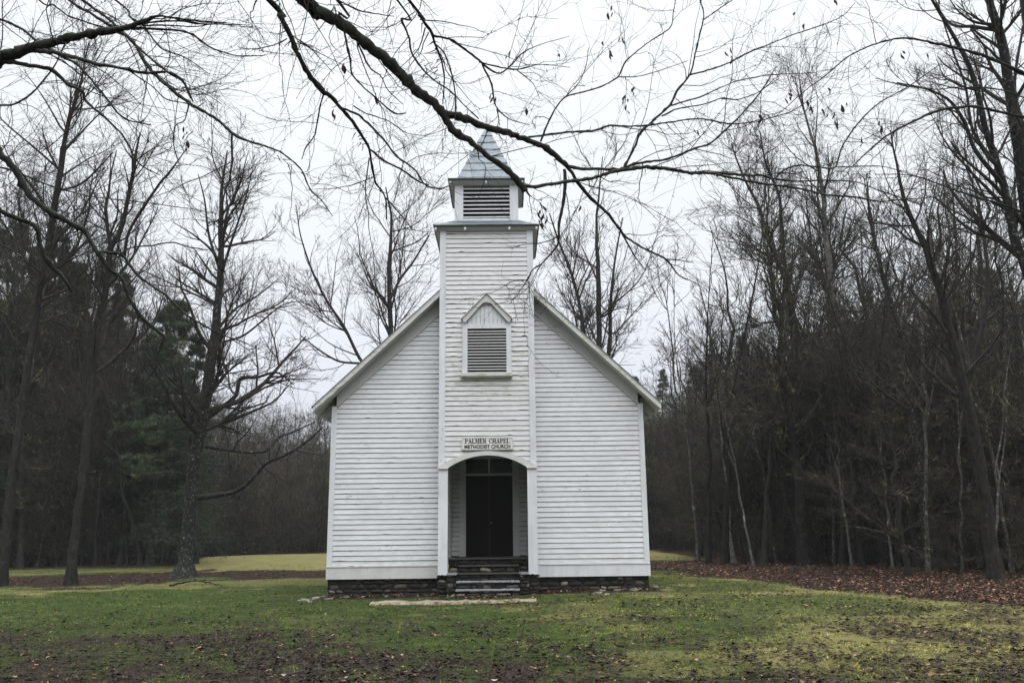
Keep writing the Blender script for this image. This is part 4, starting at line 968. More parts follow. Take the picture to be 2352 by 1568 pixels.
# ------------------------------------------------------------------ overhanging limbs of two big trees whose trunks stand beside the photographer
class Over:
    def __init__(s, name, label, base, H, r0, seed):
        s.rng = np.random.default_rng(seed); s.base = np.array(base, float); s.pts = []; s.paths = []; s.tt = Tubes(); s.tc = Tubes(); s.tips = []
        n = 18; t = np.linspace(0, 1, n); P = np.stack([s.base[0]+.25*np.sin(t*3), s.base[1]+.2*np.sin(t*4), s.base[2]-.1+H*t], -1)
        s.trunk = P; s.tt.add(P[None], (r0*(1-.75*t)*(1+.8*np.exp(-t*H/.4)))[None], 14); s.name = name; s.label = label
    def add(s, L, D0=None, D1=None, root=None, tw=1.0, prev=True):
        """L: [(px, py, w)...]; D0 None -> joins the nearest earlier path"""
        px, py, _ = L[0]
        if D0 is None:
            best = min(s.pts, key=lambda q: (q[0]-px)**2+(q[1]-py)**2); D0 = best[2]
        if D1 is None:
            Lg = sum(math.hypot(a[0]-b[0], a[1]-b[1]) for a, b in zip(L, L[1:]))*D0/FPX
            D1 = D0+Lg*s.rng.uniform(-.25, .45)
        cum = [0]
        for a, b in zip(L, L[1:]): cum.append(cum[-1]+math.hypot(a[0]-b[0], a[1]-b[1]))
        P = []; 
        for (a, b, c), q in zip(L, cum):
            D = D0+(D1-D0)*q/cum[-1]; p = at(a, b, D); P.append((p.x, p.y, p.z, max(c, .8)*D/FPX/2))
        for k in range(len(L)-1):
            for u in np.linspace(0, 1, 12):
                D = D0+(D1-D0)*(cum[k]+(cum[k+1]-cum[k])*u)/cum[-1]
                s.pts.append((L[k][0]+(L[k+1][0]-L[k][0])*u, L[k][1]+(L[k+1][1]-L[k][1])*u, D))
        if root is not None:
            z = root; k = np.argmin(abs(s.trunk[:,2]-z)); q = s.trunk[k]; p0 = np.array(P[0]); mid = (q+p0[:3])/2+np.array([0,0,.35])
            P = [(q[0], q[1], q[2], p0[3]*1.5), (mid[0], mid[1], mid[2], p0[3]*1.2)]+P
        P = np.array(P); Lw = np.linalg.norm(np.diff(P[:,:3], axis=0), axis=1).sum(); n = max(6, int(Lw/.045)); Q = smooth_path(P, n)
        t = np.linspace(0, 1, n); w_ = Q[:,3]
        j = np.cumsum(s.rng.normal(size=(n,3)), 0); j -= np.linspace(0, 1, n)[:,None]*j[-1]; 
        Q[:,:3] += s.rng.normal(size=(n,3))*np.minimum(w_*.16, .006)[:,None]+j*.0012
        knob = 1+.10*s.rng.normal(size=n)+.35*(s.rng.random(n) < .06)
        s.tt.add(Q[None,:,:3], (np.maximum(w_, .0022)*np.clip(knob, .75, 1.6))[None], 8 if w_.max() > .03 else 5)
        m_ = 14; q = smooth_path(P, m_); s.paths.append((q[:,:3], q[:,3], Lw, tw))
    def twigs(s, dens=2.6, dens2=3):
        for P, R_, L, tw in s.paths:
            c = max(3, int(L*dens*tw*1.5)); rr = np.minimum(R_, .014)
            # young shoots have their own length, whatever the limb's
            P1, R1 = spawn(s.rng, P[None], rr[None], c, (.05, .99), min(1.0, 1.25/max(L, .4)), (30,75), .02, .17, 10, .45, .0026, .35, .3, .3, .3)
            P2, R2 = spawn(s.rng, P1, R1, dens2, (.15, .98), .60, (25,60), .03, .14, 7, .6, .0020, .6, .3, .14)
            P3, R3 = spawn(s.rng, P2, R2, 2, (.1, .98), .55, (25,60), .03, .16, 5, .7, .0015, .5, .3, .08)
            s.tc.add(P1, R1, 4); s.tc.add(P2, R2, 3); s.tc.add(P3, R3, 3); s.tips.append(P2[:,-1])
            # knobbly spur buds on the bark
            c = int(L*9); P4, R4 = spawn(s.rng, P[None], rr[None], c, (.02, .99), .01, (50,90), 0, .2, 3, .5, .003, 0, 0, .03)
            s.tc.add(P4, R4*1.2, 3)
            P5, R5 = spawn(s.rng, P1, R1, (9,), (.03, 1), .012, (40,80), 0, .2, 3, .8, .003, 0, 0, .014); s.tc.add(P5, np.maximum(R5, .0032), 3)
    def done(s, leaves=0, spots=()):
        o0 = s.base; 
        for T_ in (s.tt, s.tc): T_.V = [v-o0 for v in T_.V]
        o = place(s.name, (s.tt.mesh(s.name+'_limbs'), s.tc.mesh(s.name+'_twigs')), (M['limb'], M['limbtwig']), tuple(o0), s.label, 'tree')
        for c in o.children if hasattr(o, 'children') else []: pass
        if spots:
            V = []; F = []; rr = random.Random(4)
            for px, py, D, k, hang in spots:
                for i in range(k):
                    c = np.array(at(px+rr.uniform(-7, 7), py+i*hang+rr.uniform(-3, 3), D))-o0
                    L = rr.uniform(.028, .055); W_ = L*rr.uniform(.28, .5); a = rr.uniform(0, 2*PI); tl = rr.uniform(-.5, .5)
                    u = np.array([math.cos(a), math.sin(a), 0]); v = nrmz(np.array([tl, rr.uniform(-.4,.4), -1.0])); nn = np.cross(u, v); b = len(V)
                    for s_, t_, n_ in ((0,-1,0), (.6,-.5,.25), (1,0,.5), (.7,.6,.3), (0,1.05,.1), (-.6,.6,.35), (-1,0,.5), (-.6,-.5,.2), (0,0,-.1)):
                        V.append(c+u*s_*W_+v*t_*L+nn*n_*W_)
                    for q in range(8): F.append((b+q, b+(q+1) % 8, b+8))
            c = link('withered_leaves', np_mesh('withered_leaves', np.array(V), np.array(F)), M['hangleaf'], o)
        return o
A = Over('overhanging_beech', 'big beech spreading mossy dark limbs and fine twigs over the steeple from above', (-5.2, -17.6, float(gz(-5.2, -17.6))), 13, .34, 61)
A.add([(701,0,35),(725,24,32),(767,45,30),(808,73,29),(850,108,28),(892,142,27),(926,177,26),(961,212,26),(996,236,24),(1017,260,23)], 7.6, 8.3, root=8.0, tw=.5)
A.add([(1017,260,20),(1031,285,19),(1045,306,18),(1079,323,15),(1117,358,14),(1156,382,15),(1187,413,17),(1206,436,15)], None, 8.6, tw=.2)
A.add([(1200,428,10),(1225,429,9),(1256,425,9),(1311,417,9),(1360,410,9),(1401,396,9),(1436,391,10),(1488,385,10),(1540,391,10),(1592,399,9),(1645,399,8),(1714,405,7),(1749,405,6),(1777,413,6),(1832,418,4),(1898,415,4),(1967,420,3),(2019,438,3),(2089,462,3),(2138,476,2)], None, 10.6)
A.add([(1645,401,6),(1707,413,6),(1766,424,6),(1818,431,6),(1870,441,5),(1898,448,5),(1967,453,5),(2019,462,4),(2072,458,3),(2158,451,2)])
A.add([(1776,413,5),(1804,389,5),(1839,380,4),(1881,384,4),(1919,384,4),(1936,333,4),(1974,278,4),(2019,236,3),(2082,201,3),(2158,149,2)])
A.add([(1919,384,3),(1985,382,3),(2037,385,2),(2106,406,1.5)])
A.add([(1204,434,8),(1212,442,6),(1218,452,3)], tw=.2)
A.add([(1017,260,20),(1065,271,17),(1107,288,16),(1145,299,17),(1177,306,15),(1215,323,14),(1256,340,14),(1284,365,14),(1302,382,13)], None, 9.0, tw=.35)
A.add([(1302,382,9),(1340,388,8),(1367,389,8),(1422,389,8),(1433,385,7),(1464,375,7),(1506,370,6),(1540,363,6),(1592,342,6),(1631,328,5),(1679,285,5),(1707,257,4),(1756,198,4),(1783,153,2)], None, 10.2)
A.add([(1302,382,9),(1315,399,9),(1332,427,9),(1363,462,8),(1395,490,7),(1419,521,7),(1437,544,6),(1475,569,5),(1530,595,5),(1559,632,3),(1597,649,2)], None, 9.8)
A.add([(1424,528,5),(1454,582,4),(1470,605,3),(1483,622,2)]); A.add([(1530,595,3),(1560,598,3),(1593,603,2)])
A.add([(1297,389,9),(1297,434,9),(1290,486,8),(1283,521,7),(1282,560,5),(1265,585,4),(1242,608,4),(1224,620,3),(1212,642,3)], None, 9.2)
A.add([(1212,642,2),(1192,671,2),(1170,697,1)], tw=.3); A.add([(1212,642,2),(1176,646,2),(1151,661,1.3),(1127,673,1)], tw=.3); A.add([(1212,642,2),(1216,661,2),(1216,691,1.5),(1224,723,1)], tw=.3)
A.add([(1210,316,5),(1256,309,6),(1315,302,6),(1367,299,6),(1401,288,6),(1436,290,5),(1488,288,5),(1540,281,4),(1603,274,4),(1679,287,4),(1749,278,3),(1818,257,3),(1873,222,1.5)])
A.add([(1242,326,5),(1256,288,5),(1276,247,4),(1301,221,4),(1339,212,4),(1377,201,4),(1419,177,4),(1436,142,4),(1481,104,3),(1540,63,3),(1547,28,2),(1554,-10,2)])
A.add([(1433,385,6),(1457,340,6),(1471,306,6),(1506,274,6),(1540,243,6),(1554,212,6),(1586,170,5),(1599,115,4),(1610,69,4),(1617,35,3),(1606,-5,3)])
A.add([(1586,172,4),(1645,156,4),(1679,142,4),(1714,122,4),(1770,99,3),(1818,80,3),(1873,63,3),(1933,38,2),(1964,7,1.5)])
A.add([(1540,243,4),(1610,222,4),(1679,191,3),(1738,177,3),(1801,170,2),(1873,167,1.5)]); A.add([(1520,267,4),(1558,250,4),(1617,240,3),(1658,226,3),(1693,229,3),(1742,212,2),(1790,180,1.2)])
A.add([(1617,45,3),(1652,21,3),(1686,-2,2)]); A.add([(1301,221,3),(1330,190,2),(1345,155,2),(1352,110,1.5)]); A.add([(1419,177,3),(1470,176,2.5),(1530,158,2),(1580,140,1.5)])
A.add([(616,-2,13),(645,38,13),(666,76,12),(683,118,12),(704,160,12),(739,205,13),(767,226,11),(787,250,9),(815,285,8),(840,323,7),(850,344,6),(857,389,6),(864,420,5),(885,451,4),(888,504,3)], 7.2, 8.6, root=6.6)
A.add([(787,250,6),(822,264,6),(857,295,6),(885,326,5),(912,361,5),(954,392,4),(975,424,4),(1006,434,4),(1031,427,3)]); A.add([(850,344,5),(885,372,5),(926,392,5),(961,417,4),(985,425,3)])
A.add([(886,455,4),(926,500,3),(947,528,2)]); A.add([(744,215,5),(735,243,4),(728,285,4),(721,313,4),(701,340,3),(694,365,2)]); A.add([(659,90,4),(628,104,3),(579,115,2)])
A.add([(683,95,3),(711,111,3),(739,139,2),(767,170,1.5)]); A.add([(812,243,4),(840,260,3),(892,278,3),(933,306,2),(979,313,1.5)])
A.add([(909,-5,6),(923,45,6),(940,83,5),(947,122,5),(972,160,5),(996,184,4),(1038,212,4),(1065,240,3),(1100,274,3)], 7.9, 8.2, root=8.8)
A.add([(933,-5,8),(961,35,8),(992,80,8),(999,104,6),(1013,139,5),(1020,184,4),(1017,240,3)], 7.7, 8.3, root=8.9)
A.add([(992,82,7),(1031,90,6),(1065,111,6),(1100,139,6),(1128,163,5),(1149,170,4),(1170,156,4),(1204,122,3),(1239,104,2),(1308,83,1.5)]); A.add([(999,101,4),(1020,122,4),(1038,174,4),(1045,222,4),(1045,278,2)])
A.add([(1107,149,5),(1128,191,5),(1138,243,4),(1170,274,3),(1218,288,1.5)]); A.add([(1142,250,4),(1147,288,3)]); A.add([(1100,142,4),(1135,153,4),(1187,160,4),(1239,149,2),(1310,155,1.5)]); A.add([(1187,160,3),(1225,191,2),(1239,226,1.5)])
A.add([(774,-5,7),(777,28,6),(787,52,5),(794,87,6),(805,139,5),(808,170,5),(829,194,4),(857,219,4),(892,250,4),(912,262,4),(933,260,3)], 7.3, 7.9, root=8.4)
A.add([(822,100,5),(829,115,5),(850,156,4),(874,174,3),(892,208,3),(926,240,2)]); A.add([(781,3,4),(822,24,4),(857,31,3),(906,38,2)])
A.twigs(2.3, 3)
spots = [(1408,22,9.2,3,5),(1396,36,9.2,2,4),(1403,118,9.3,5,5),(1388,101,9.3,1,4),(1425,92,9.3,2,-4),(1438,225,9.4,7,6),(1448,205,9.4,2,6),(1675,115,10,5,6),(1826,30,10.4,1,5),(1846,62,10.3,2,2),
         (1812,210,10.3,6,5),(1902,205,10.5,3,6),(1919,262,10.6,6,6),(1940,240,10.5,3,7),(1895,255,10.5,3,6),(1860,240,10.4,4,6),(2020,285,10.6,5,5),(1245,470,9.2,7,8),(1250,500,9.2,6,5),(1325,480,9.3,2,5),(1750,270,10.2,3,5),(2075,120,10.6,3,5),(1925,5,10.5,2,3),
         (790,150,7.8,3,5),(770,260,7.8,3,6),(870,225,8,2,5),(1130,215,8.3,4,6),(1215,250,8.6,3,6),(1600,300,9.9,2,5),(2130,130,10.8,2,5),(1980,320,10.6,3,6),(1165,128,8.4,2,4),(1290,130,9,1,4)]
A.done(spots=spots)
B = Over('overhanging_maple', 'large tree reaching dark drooping limbs in from the left edge', (-8.3, -11.6, float(gz(-8.3, -11.6))), 13, .36, 62)
B.add([(-60,158,34),(0,135,32),(52,115,29),(104,101,25),(174,83,21),(243,71,17),(295,62,14),(330,49,11),(365,35,6),(417,42,5),(486,50,4),(521,52,2)], 8.4, 8.0, root=6.2)
B.add([(295,62,6),(347,52,5),(417,49,5),(469,55,4),(556,57,2)]); B.add([(295,64,7),(347,66,6),(399,69,5),(444,80,5),(486,111,4),(542,128,3),(608,128,2)]); B.add([(330,59,4),(382,59,4),(444,62,3),(504,52,2)])
B.add([(60,112,11),(115,121,12),(174,135,11),(226,149,9),(295,161,8),(330,170,7),(382,167,6),(417,181,5),(431,205,5),(444,233,4)])
B.add([(0,139,13),(52,146,12),(118,160,10),(156,194,9),(188,208,9),(198,233,7),(226,257,6),(257,285,5),(288,319,5),(319,375,4),(368,403,2)])
B.add([(-20,38,7),(52,69,7),(87,97,7),(139,128,7),(174,146,7),(201,174,6),(243,226,6),(271,260,5),(299,278,4),(347,288,3)], 8.9, 8.6, root=6.8)
B.add([(155,-5,7),(208,28,8),(262,62,8),(306,94,8),(333,139,9),(361,174,9),(410,215,9),(444,240,9),(479,260,8),(510,281,8),(535,306,8),(570,323,6),(615,337,5),(649,351,5),(691,389,4),(712,434,4),(740,462,3),(764,497,2)], 9.6, 9.0, root=9.0)
B.add([(533,308,6),(535,365,6),(528,410,5),(514,451,5),(507,504,4),(480,512,3),(472,540,2)]); B.add([(434,240,4),(424,278,3),(403,288,3),(399,330,3),(413,379,2)])
B.add([(183,-5,7),(243,38,7),(278,69,7),(313,104,6),(354,139,6),(389,167,5),(420,188,5),(438,226,4)], 9.8, 9.4, root=9.2)
B.add([(80,-5,4),(122,14,4),(156,38,4),(208,56,4),(243,66,4),(330,100,2)], 10, 9.8, root=9.3); B.add([(420,200,3),(470,215,2.5),(510,240,2)]); B.add([(295,161,4),(350,200,3),(380,228,3),(440,240,3)])
B.add([(265,0,5),(300,40,5),(330,60,5),(370,110,4),(430,135,3),(480,170,2)], 9.9, 9.6, root=9.2)
B.add([(-30,330,17),(0,354,16),(31,385,16),(52,427,16),(76,458,14),(118,490,14),(167,514,13),(194,530,11),(222,579,11),(250,617,9),(278,641,8),(295,679,8),(319,721,8),(347,749,8),(375,770,8),(371,791,7),(361,815,6),(361,839,5),(330,880,3),(300,905,1.5)], 9.2, 9.8, root=4.9)
B.add([(222,579,7),(278,584,7),(313,627,7),(347,655,6),(382,679,6),(417,714,5),(451,738,5),(497,763,4),(542,780,3),(590,798,2)]); B.add([(278,584,5),(302,568,4),(347,563,4),(396,556,3),(434,567,3),(476,574,2)])
B.add([(-20,478,12),(0,486,11),(42,504,11),(83,521,11),(94,568,10),(111,603,10),(139,631,9),(156,655,7),(167,672,3)], 9.4, 9.9, root=4.4)
B.add([(361,839,4),(390,880,3),(430,905,2)]); B.add([(319,721,4),(310,770,3),(290,800,2)])
B.add([(-20,380,5),(40,395,5),(110,425,4),(200,450,3),(300,462,3),(430,478,2),(500,492,1.5)], 10, 10.6, root=5.0); B.add([(0,560,3),(60,600,3),(120,650,2)], 10, 10.4, root=4.6)
B.add([(-10,240,5),(60,225,5),(120,160,4),(150,100,3)], 9, 9.2, root=5.5)
B.twigs(2.6, 3)
B.done(spots=[(425,300,9.2,3,5),(430,330,9.2,4,6),(480,320,9.2,2,6),(470,740,9.6,2,8),(240,380,9.3,2,5)])
C_ = Over('overhanging_oak', 'tree sending pale green lichened limbs in from the right edge', (7.7, -9.6, float(gz(7.7, -9.6))), 12, .3, 63)
C_.add([(2400,188,9),(2352,174,9),(2263,132,8),(2176,108,7),(2120,95,5),(2072,87,5),(2020,97,4),(1950,128,3),(1900,170,3),(1840,215,2),(1780,270,1.5)], 9.8, 9.4, root=6.6)
C_.add([(2400,275,8),(2352,268,8),(2290,255,7),(2228,245,7),(2158,253,6),(2099,278,6),(2040,309,5),(2002,340,4),(1960,380,2)], 10, 9.6, root=6.0)
C_.add([(2400,235,4),(2352,225,4),(2290,205,4),(2210,200,3),(2150,205,3),(2082,198,3),(2010,180,2)], 10.2, 10, root=6.4)
C_.add([(2400,500,6),(2300,470,5),(2200,440,4),(2100,405,3),(2010,400,2)], 10.5, 10.4, root=4.9)
C_.twigs(2.8, 3)
C_.done()
# ------------------------------------------------------------------ conifers and the crowd of wood trees (variants, then copies)
def needles_mesh(name, rng, P, R_, per, L, W_, droopy=.3):
    idx = np.repeat(np.arange(len(P)), per); t = rng.random(len(idx)); S, T, r = samp(P, R_, idx, t); n = len(idx)
    q = rng.normal(size=(n,3)); q -= (q*T).sum(-1, keepdims=True)*T; q = nrmz(q)
    d = nrmz(T*.6+q*.8+np.array([0,0,-droopy])*rng.random((n,1))); sd_ = nrmz(np.cross(d, rng.normal(size=(n,3))))
    l = L*(.5+rng.random((n,1))); w_ = W_*(.6+.8*rng.random((n,1)))
    V = np.stack([S-d*.01, S+d*l*.5+sd_*w_, S+d*l, S+d*l*.45-sd_*w_], 1).reshape(-1, 3)
    return np_mesh(name, V, np.arange(4*n).reshape(-1, 4), attr=dict(tone=np.repeat(np.clip(rng.random(n)*.7+.3*rng.random(len(P))[idx], 0, 1), 4)))
def conifer(seed, H, r0, n1=90, spread=.24, dens=10, low=.06, nl=.13, nw=.012, cone=1.0, ang=(70,95), name='conifer', per=9):
    rng = np.random.default_rng(seed); P, R_ = auto_trunk(rng, H, r0, .02, 14, .004); tt = Tubes(); tt.add(P[None], R_[None], 7)
    t = low+(1-low)*rng.random(n1)**1.05
    S, T, r = samp(P[None], R_[None], np.zeros(n1, int), t*.99)
    L = H*spread*((1-t)**cone*.95+.06)*(.65+.6*rng.random(n1)); a = rng.random(n1)*2*PI; d = np.stack([np.cos(a), np.sin(a), .15+.5*t], -1); d = nrmz(d)
    n = 7; A = np.empty((n1, n, 3)); A[:,0] = S
    for k in range(1, n):
        d = nrmz(d+rng.normal(size=(n1,3))*.07+np.array([0,0,-.10])); A[:,k] = A[:,k-1]+d*(L/(n-1))[:,None]
    RA = np.maximum(np.minimum(r*.4, .03)[:,None]*np.linspace(1, .2, n)[None], .006)
    tt.add(A, RA, 4)
    B2, RB = spawn(rng, A, RA, dens, (.15, 1), .38, (35,65), -.03, .1, 4, .6, .004, .5, .75, .2)
    B3, RC = spawn(rng, B2, RB, 3, (.1, 1), .5, (30,60), -.04, .1, 3, .6, .003, .5, .75, .12)
    tw = Tubes(); tw.add(B2, RB, 3)
    return tt.mesh(name+'_trunk'), tw.mesh(name+'_twigs'), needles_mesh(name+'_needles', rng, np.concatenate([B2[:,:3], B3]), np.concatenate([RB[:,:3], RC]), per, nl, nw)
def bare(seed, H, r0, **kw):
    rng = np.random.default_rng(seed); TR = [auto_trunk(rng, H, r0, .09, 18, .011)]
    if rng.random() < .6:
        P, R_ = TR[0]; a = spawn(rng, P[None], R_[None], 1, (.35, .55), .62, (15,28), .12, .05, 12, .75, .01, .3, 0, 2, .15); TR.append((a[0][0], a[1][0]))
    return grow(rng, TR, 'wood_tree', **kw)
VB = [bare(200+i, 15, .17+.02*(i % 3), n1=30+4*(i % 3), lf1=.30+.03*(i % 2), crown=.14+.05*(i % 3), ang1=((40,80) if i % 2 else (50,90)), trop1=.05+.05*(i % 3), d2=1.9, d3=2.8, d4=2.4, rmin=.0095, trop2=.04, wander=.2) for i in range(6)]
VS = [bare(230+i, 7, .05, n1=26, lf1=.42, crown=.04, ang1=(40,85), d2=3.0, d3=3.2, d4=2.0, rmin=.0075, trop1=.06, wander=.22) for i in range(4)]
VH = [conifer(250+i, 14, .19, 120, .22, 10, .10, .15, .013) for i in range(2)]
VP = [conifer(260, 11, .15, 120, .21, 10, .34, .16, .011, .5, per=15)]
def ground_pt(px, D):
    r = ray(px, 1200); x = CX+r.x/r.y*D; y = D-CD; return x, y, float(gz(x, y))
def top_h(px, D, py):
    """tree height needed at distance D so that its top reaches picture height py"""
    x, y, z = ground_pt(px, D); return at(px, py, D).z - z
rg = random.Random(77)
def put(name, var, H0, px, D, py, label, cat, group, mats, jig=.08):
    x, y, z = ground_pt(px, D); h = max(2.0, top_h(px, D, py)*(1+rg.uniform(-jig, jig)))
    if abs(x) < 5.0 and y < 13: return
    s = h/H0; s1 = s**.75
    o = place(name, var, mats, (x, y, z-.1), label, cat, group, rg.uniform(0, 2*PI), s1, s/s1); return o
NG = (M['bark'], M['twig'], M['needle'])
HL = 'dark hemlock in the thick evergreen stand behind the left lawn trees'; HG = 'hemlocks of the stand on the left'
for px, D, py in ((-70,43,500),(35,44,540),(95,47,560),(140,45,640),(185,50,545),(232,46,700),(250,54,640),(-20,52,470),(300,50,790),(400,43,860),(20,46,700),(120,49,760),(60,58,520)):
    put('hemlock', VH[rg.randrange(2)], 14, px, D, py, HL, 'evergreen', HG, NG)
o = put('pine', VP[0], 11, 352, 42, 692, 'bushy pine with a bright green rounded top left of the lichened lawn tree', 'evergreen', None, (M['bark'], M['twig'], M['needle_green']), .01)
put('hemlock', VH[1], 14, 430, 40, 770, 'dark green evergreen touching the right side of the bright green pine', 'evergreen', None, NG, .01)
HL = 'dark evergreen in the wood right of the chapel'; HG = 'evergreens of the wood on the right'
for px, D, py in ((1530,95,840),(1480,90,870),(1600,80,825),(1720,60,790),(1760,64,800),(1900,52,775),(2010,46,760),(2150,40,740),(2280,36,720),(2380,34,640),(1680,58,810),(2060,36,900),(2330,32,850)):
    put('hemlock', VH[rg.randrange(2)], 14, px, D, py, HL, 'evergreen', HG, NG)
def skyl(px):
    return float(np.interp(px, [-200,150,260,330,430,560,700,900,1400,1500,1600,1750,1850,2000,2200,2500], [560,600,680,800,865,905,930,930,890,840,800,775,765,740,690,620]))
TM = (M['bark'], M['twig_far'])
LW_ = 'bare grey brown tree crowded in the wood left of the chapel'; LR_ = 'bare grey brown tree crowded in the wood right of the chapel'; LB_ = 'bare tree on the wooded rise beyond the meadow behind the chapel'
def crowd(n, px0, px1, D0, D1, label, group, dy=(0, 160), var=None, H0=15, name='wood_tree', side=None):
    for i in range(n):
        px = px0+(px1-px0)*(i+rg.random())/n; D = D0*(D1/D0)**rg.random()
        x, y, z = ground_pt(px, D)
        py = skyl(px)+rg.uniform(*dy)
        if (-19 if y > 28 else -17.5) < x < 10 and y < 35: continue          # the open meadow
        V_ = var or VB; put(name, V_[rg.randrange(len(V_))], H0, px, D, py, label, 'tree', group, TM)
crowd(26, -120, 470, 43, 50, LW_, 'bare trees of the wood on the left', (0, 220))
crowd(34, -160, 620, 50, 70, LW_, 'bare trees of the wood on the left', (0, 200))
crowd(24, 1600, 2420, 33, 42, LR_, 'bare trees of the wood on the right', (-40, 230))
crowd(7, 1760, 2380, 30, 40, LR_, 'bare trees of the wood on the right', (-330, -150))
crowd(4, -80, 300, 43, 48, LW_, 'bare trees of the wood on the left', (-180, -60))
crowd(30, 1560, 2460, 42, 60, LR_, 'bare trees of the wood on the right', (-40, 200))
crowd(10, 2050, 2500, 24, 31, LR_, 'bare trees of the wood on the right', (-60, 200))
crowd(44, 400, 980, 58, 92, LB_, 'bare trees on the rise behind', (-5, 110)); crowd(46, 1290, 1760, 56, 92, LB_, 'bare trees on the rise behind', (-10, 120))
SL_ = 'thin bare sapling in the brush at the edge of the wood'; SG_ = 'saplings in the brush'
crowd(44, -100, 440, 42.5, 50, SL_, SG_, (260, 560), VS, 7, 'sapling'); crowd(9, 2180, 2560, 23, 28, SL_, SG_, (160, 460), VS, 7, 'sapling'); crowd(46, 1570, 2460, 33, 44, SL_, SG_, (120, 460), VS, 7, 'sapling'); crowd(30, 420, 860, 56, 66, SL_, SG_, (60, 240), VS, 7, 'sapling'); crowd(14, 1490, 1700, 54, 64, SL_, SG_, (150, 330), VS, 7, 'sapling')
PM = (M['bark_pole'], M['twig_far'])
VPOLE = [bare(270+i, 11, .055, n1=14, lf1=.22, crown=.4, d2=1.6, d3=2.2, d4=0, rmin=.008) for i in range(3)]
for px, D in ((1725,37),(1780,40),(1905,38),(1948,35),(1990,41),(2040,33),(2075,37),(2118,30),(2165,34),(2196,30),(2236,33),(2262,27),(2310,30),(2345,26),(1600,44),(1860,42)):
    put('pole_tree', VPOLE[rg.randrange(3)], 11, px, D*.86, rg.uniform(560, 820), 'thin pale barked pole tree at the front of the wood right of the chapel', 'tree', 'pale pole trees in the right wood', PM)
for px, D in ((95,43),(258,44),(300,43.5),(375,45),(210,46),(600,60),(560,62),(690,61)):
    put('pole_tree', VPOLE[rg.randrange(3)], 11, px, D, rg.uniform(820, 1000), 'thin grey barked pole tree in the wood left of the chapel', 'tree', 'thin pole trees in the left wood', PM)
VD = [bare(280+i, 13, .11, n1=16, lf1=.26, crown=.42, d2=1.8, d3=2.6, d4=2.0, rmin=.007, wander=.16) for i in range(3)]
for i, px in enumerate((1622,1702,1745,1800,1838,1885,1925,1972,2012,2058,2098,2132,2182,2215,2258,2300,2338,2370,1660,2085,2240)):
    put('slim_tree', VD[rg.randrange(3)], 13, px, rg.uniform(27.5, 33.5)*(1 if px > 1900 else 1.12), rg.uniform(430, 760), 'slim dark upright tree in the front row of the wood right of the chapel', 'tree', 'slim dark trees in the front row on the right', (M['bark'], M['twig']))
for px in (60, 118, 228, 282, 330, 410, 455):
    put('slim_tree', VD[rg.randrange(3)], 13, px, rg.uniform(41, 44), rg.uniform(560, 800), 'slim dark upright tree in the front row of the wood left of the chapel', 'tree', 'slim dark trees in the front row on the left', (M['bark'], M['twig']))
# brush: tangle of thin stems nobody could count
def brush():
    rng = np.random.default_rng(9); X = []; Y = []
    n = 60000; d = 19*(110/19)**rng.random(n); x = CX+(rng.random(n)*2-1)*.74*d; y = d-CD
    meadow = (x > -19) & (x < 11) & (y < 35.5)
    ok = (~meadow) & (y > np.where(x < 0, 22.5, np.interp(x, [0,8,10,13,17,30], [18,18.5,17,12,6,0])))
    x, y = x[ok][:21000], y[ok][:21000]; n = len(x); z = gz(x, y)
    h = (.8+3.6*rng.random(n)**1.6)*(1+.016*np.clip(y, 0, 80)); d = nrmz(np.stack([rng.normal(size=n)*.3, rng.normal(size=n)*.3, np.ones(n)], -1)); P = np.empty((n, 5, 3)); P[:,0] = np.stack([x, y, z-.05], -1)
    for k in range(1, 5): d = nrmz(d+rng.normal(size=(n,3))*.14); P[:,k] = P[:,k-1]+d*(h/4)[:,None]
    far = np.clip(y/45, .8, 2.4); R_ = (.008*far)[:,None]*np.linspace(1.3, .6, 5)[None]
    t = Tubes(); t.add(P, R_, 3); P2, R2 = spawn(rng, P, R_, 5, (.15, .98), .5, (25,65), .03, .2, 4, .6, .005, .5, 0, .3); R2 = np.maximum(R2, .005*np.repeat(far, 5)[:,None]*np.linspace(1, .6, 4)[None]); t.add(P2, R2, 3)
    sel = np.arange(len(P2)) % 2 == 0
    P3, R3 = spawn(rng, P2[sel], R2[sel], 3, (.15, .98), .5, (25,65), .03, .2, 3, .7, .005, .5, 0, .2); t.add(P3, R3, 3)
    setp(link('brush', t.mesh('brush'), M['twig_far']), 'tangled leafless undergrowth filling the woods', 'undergrowth', kind='stuff')
brush()

# ------------------------------------------------------------------ small things on the ground
def bigstick(name, label, pts, r, mat_, seed, group=None, cat='branch'):
    rng = np.random.default_rng(seed); P = np.array([(x, y, float(gz(x, y))+h) for x, y, h in pts]); o0 = P[0].copy(); P = P-o0
    Q = smooth_path(np.c_[P, np.linspace(r, r*.4, len(P))], 18); t = Tubes(); Q[:,:3] += rng.normal(size=(18,3))*r*.25; t.add(Q[None,:,:3], Q[None,:,3], 6)
    A_, B_ = spawn(rng, Q[None,:,:3], Q[None,:,3], 9, (.1, .95), .3, (30,60), .05, .15, 6, .6, .004, .5, .6, .15); t.add(A_, B_, 4)
    o = link(name, t.mesh(name), mat_); o.location = tuple(o0); return setp(o, label, cat, group)
def gp(px, py):
    r = ray(px, py); x = y = 0; D = 20
    for _ in range(30):
        x = CX+r.x/r.y*D; y = D-CD; h = CZ-float(gz(x, y)); D = .5*D+.5*min(120, h/max(1e-4, -r.z/r.y)) if r.z < -1e-4 else D
    return x, y
a, b, c = gp(391, 1346), gp(450, 1340), gp(510, 1346)
bigstick('fallen_branch', 'lichened fallen branch lying on the lawn in front of the lichened lawn tree', [(*a, .03), (*b, .10), (*c, .03)], .035, M['bark_lich'], 5)
a, b, c = gp(985, 1560), gp(1010, 1530), gp(1040, 1505)
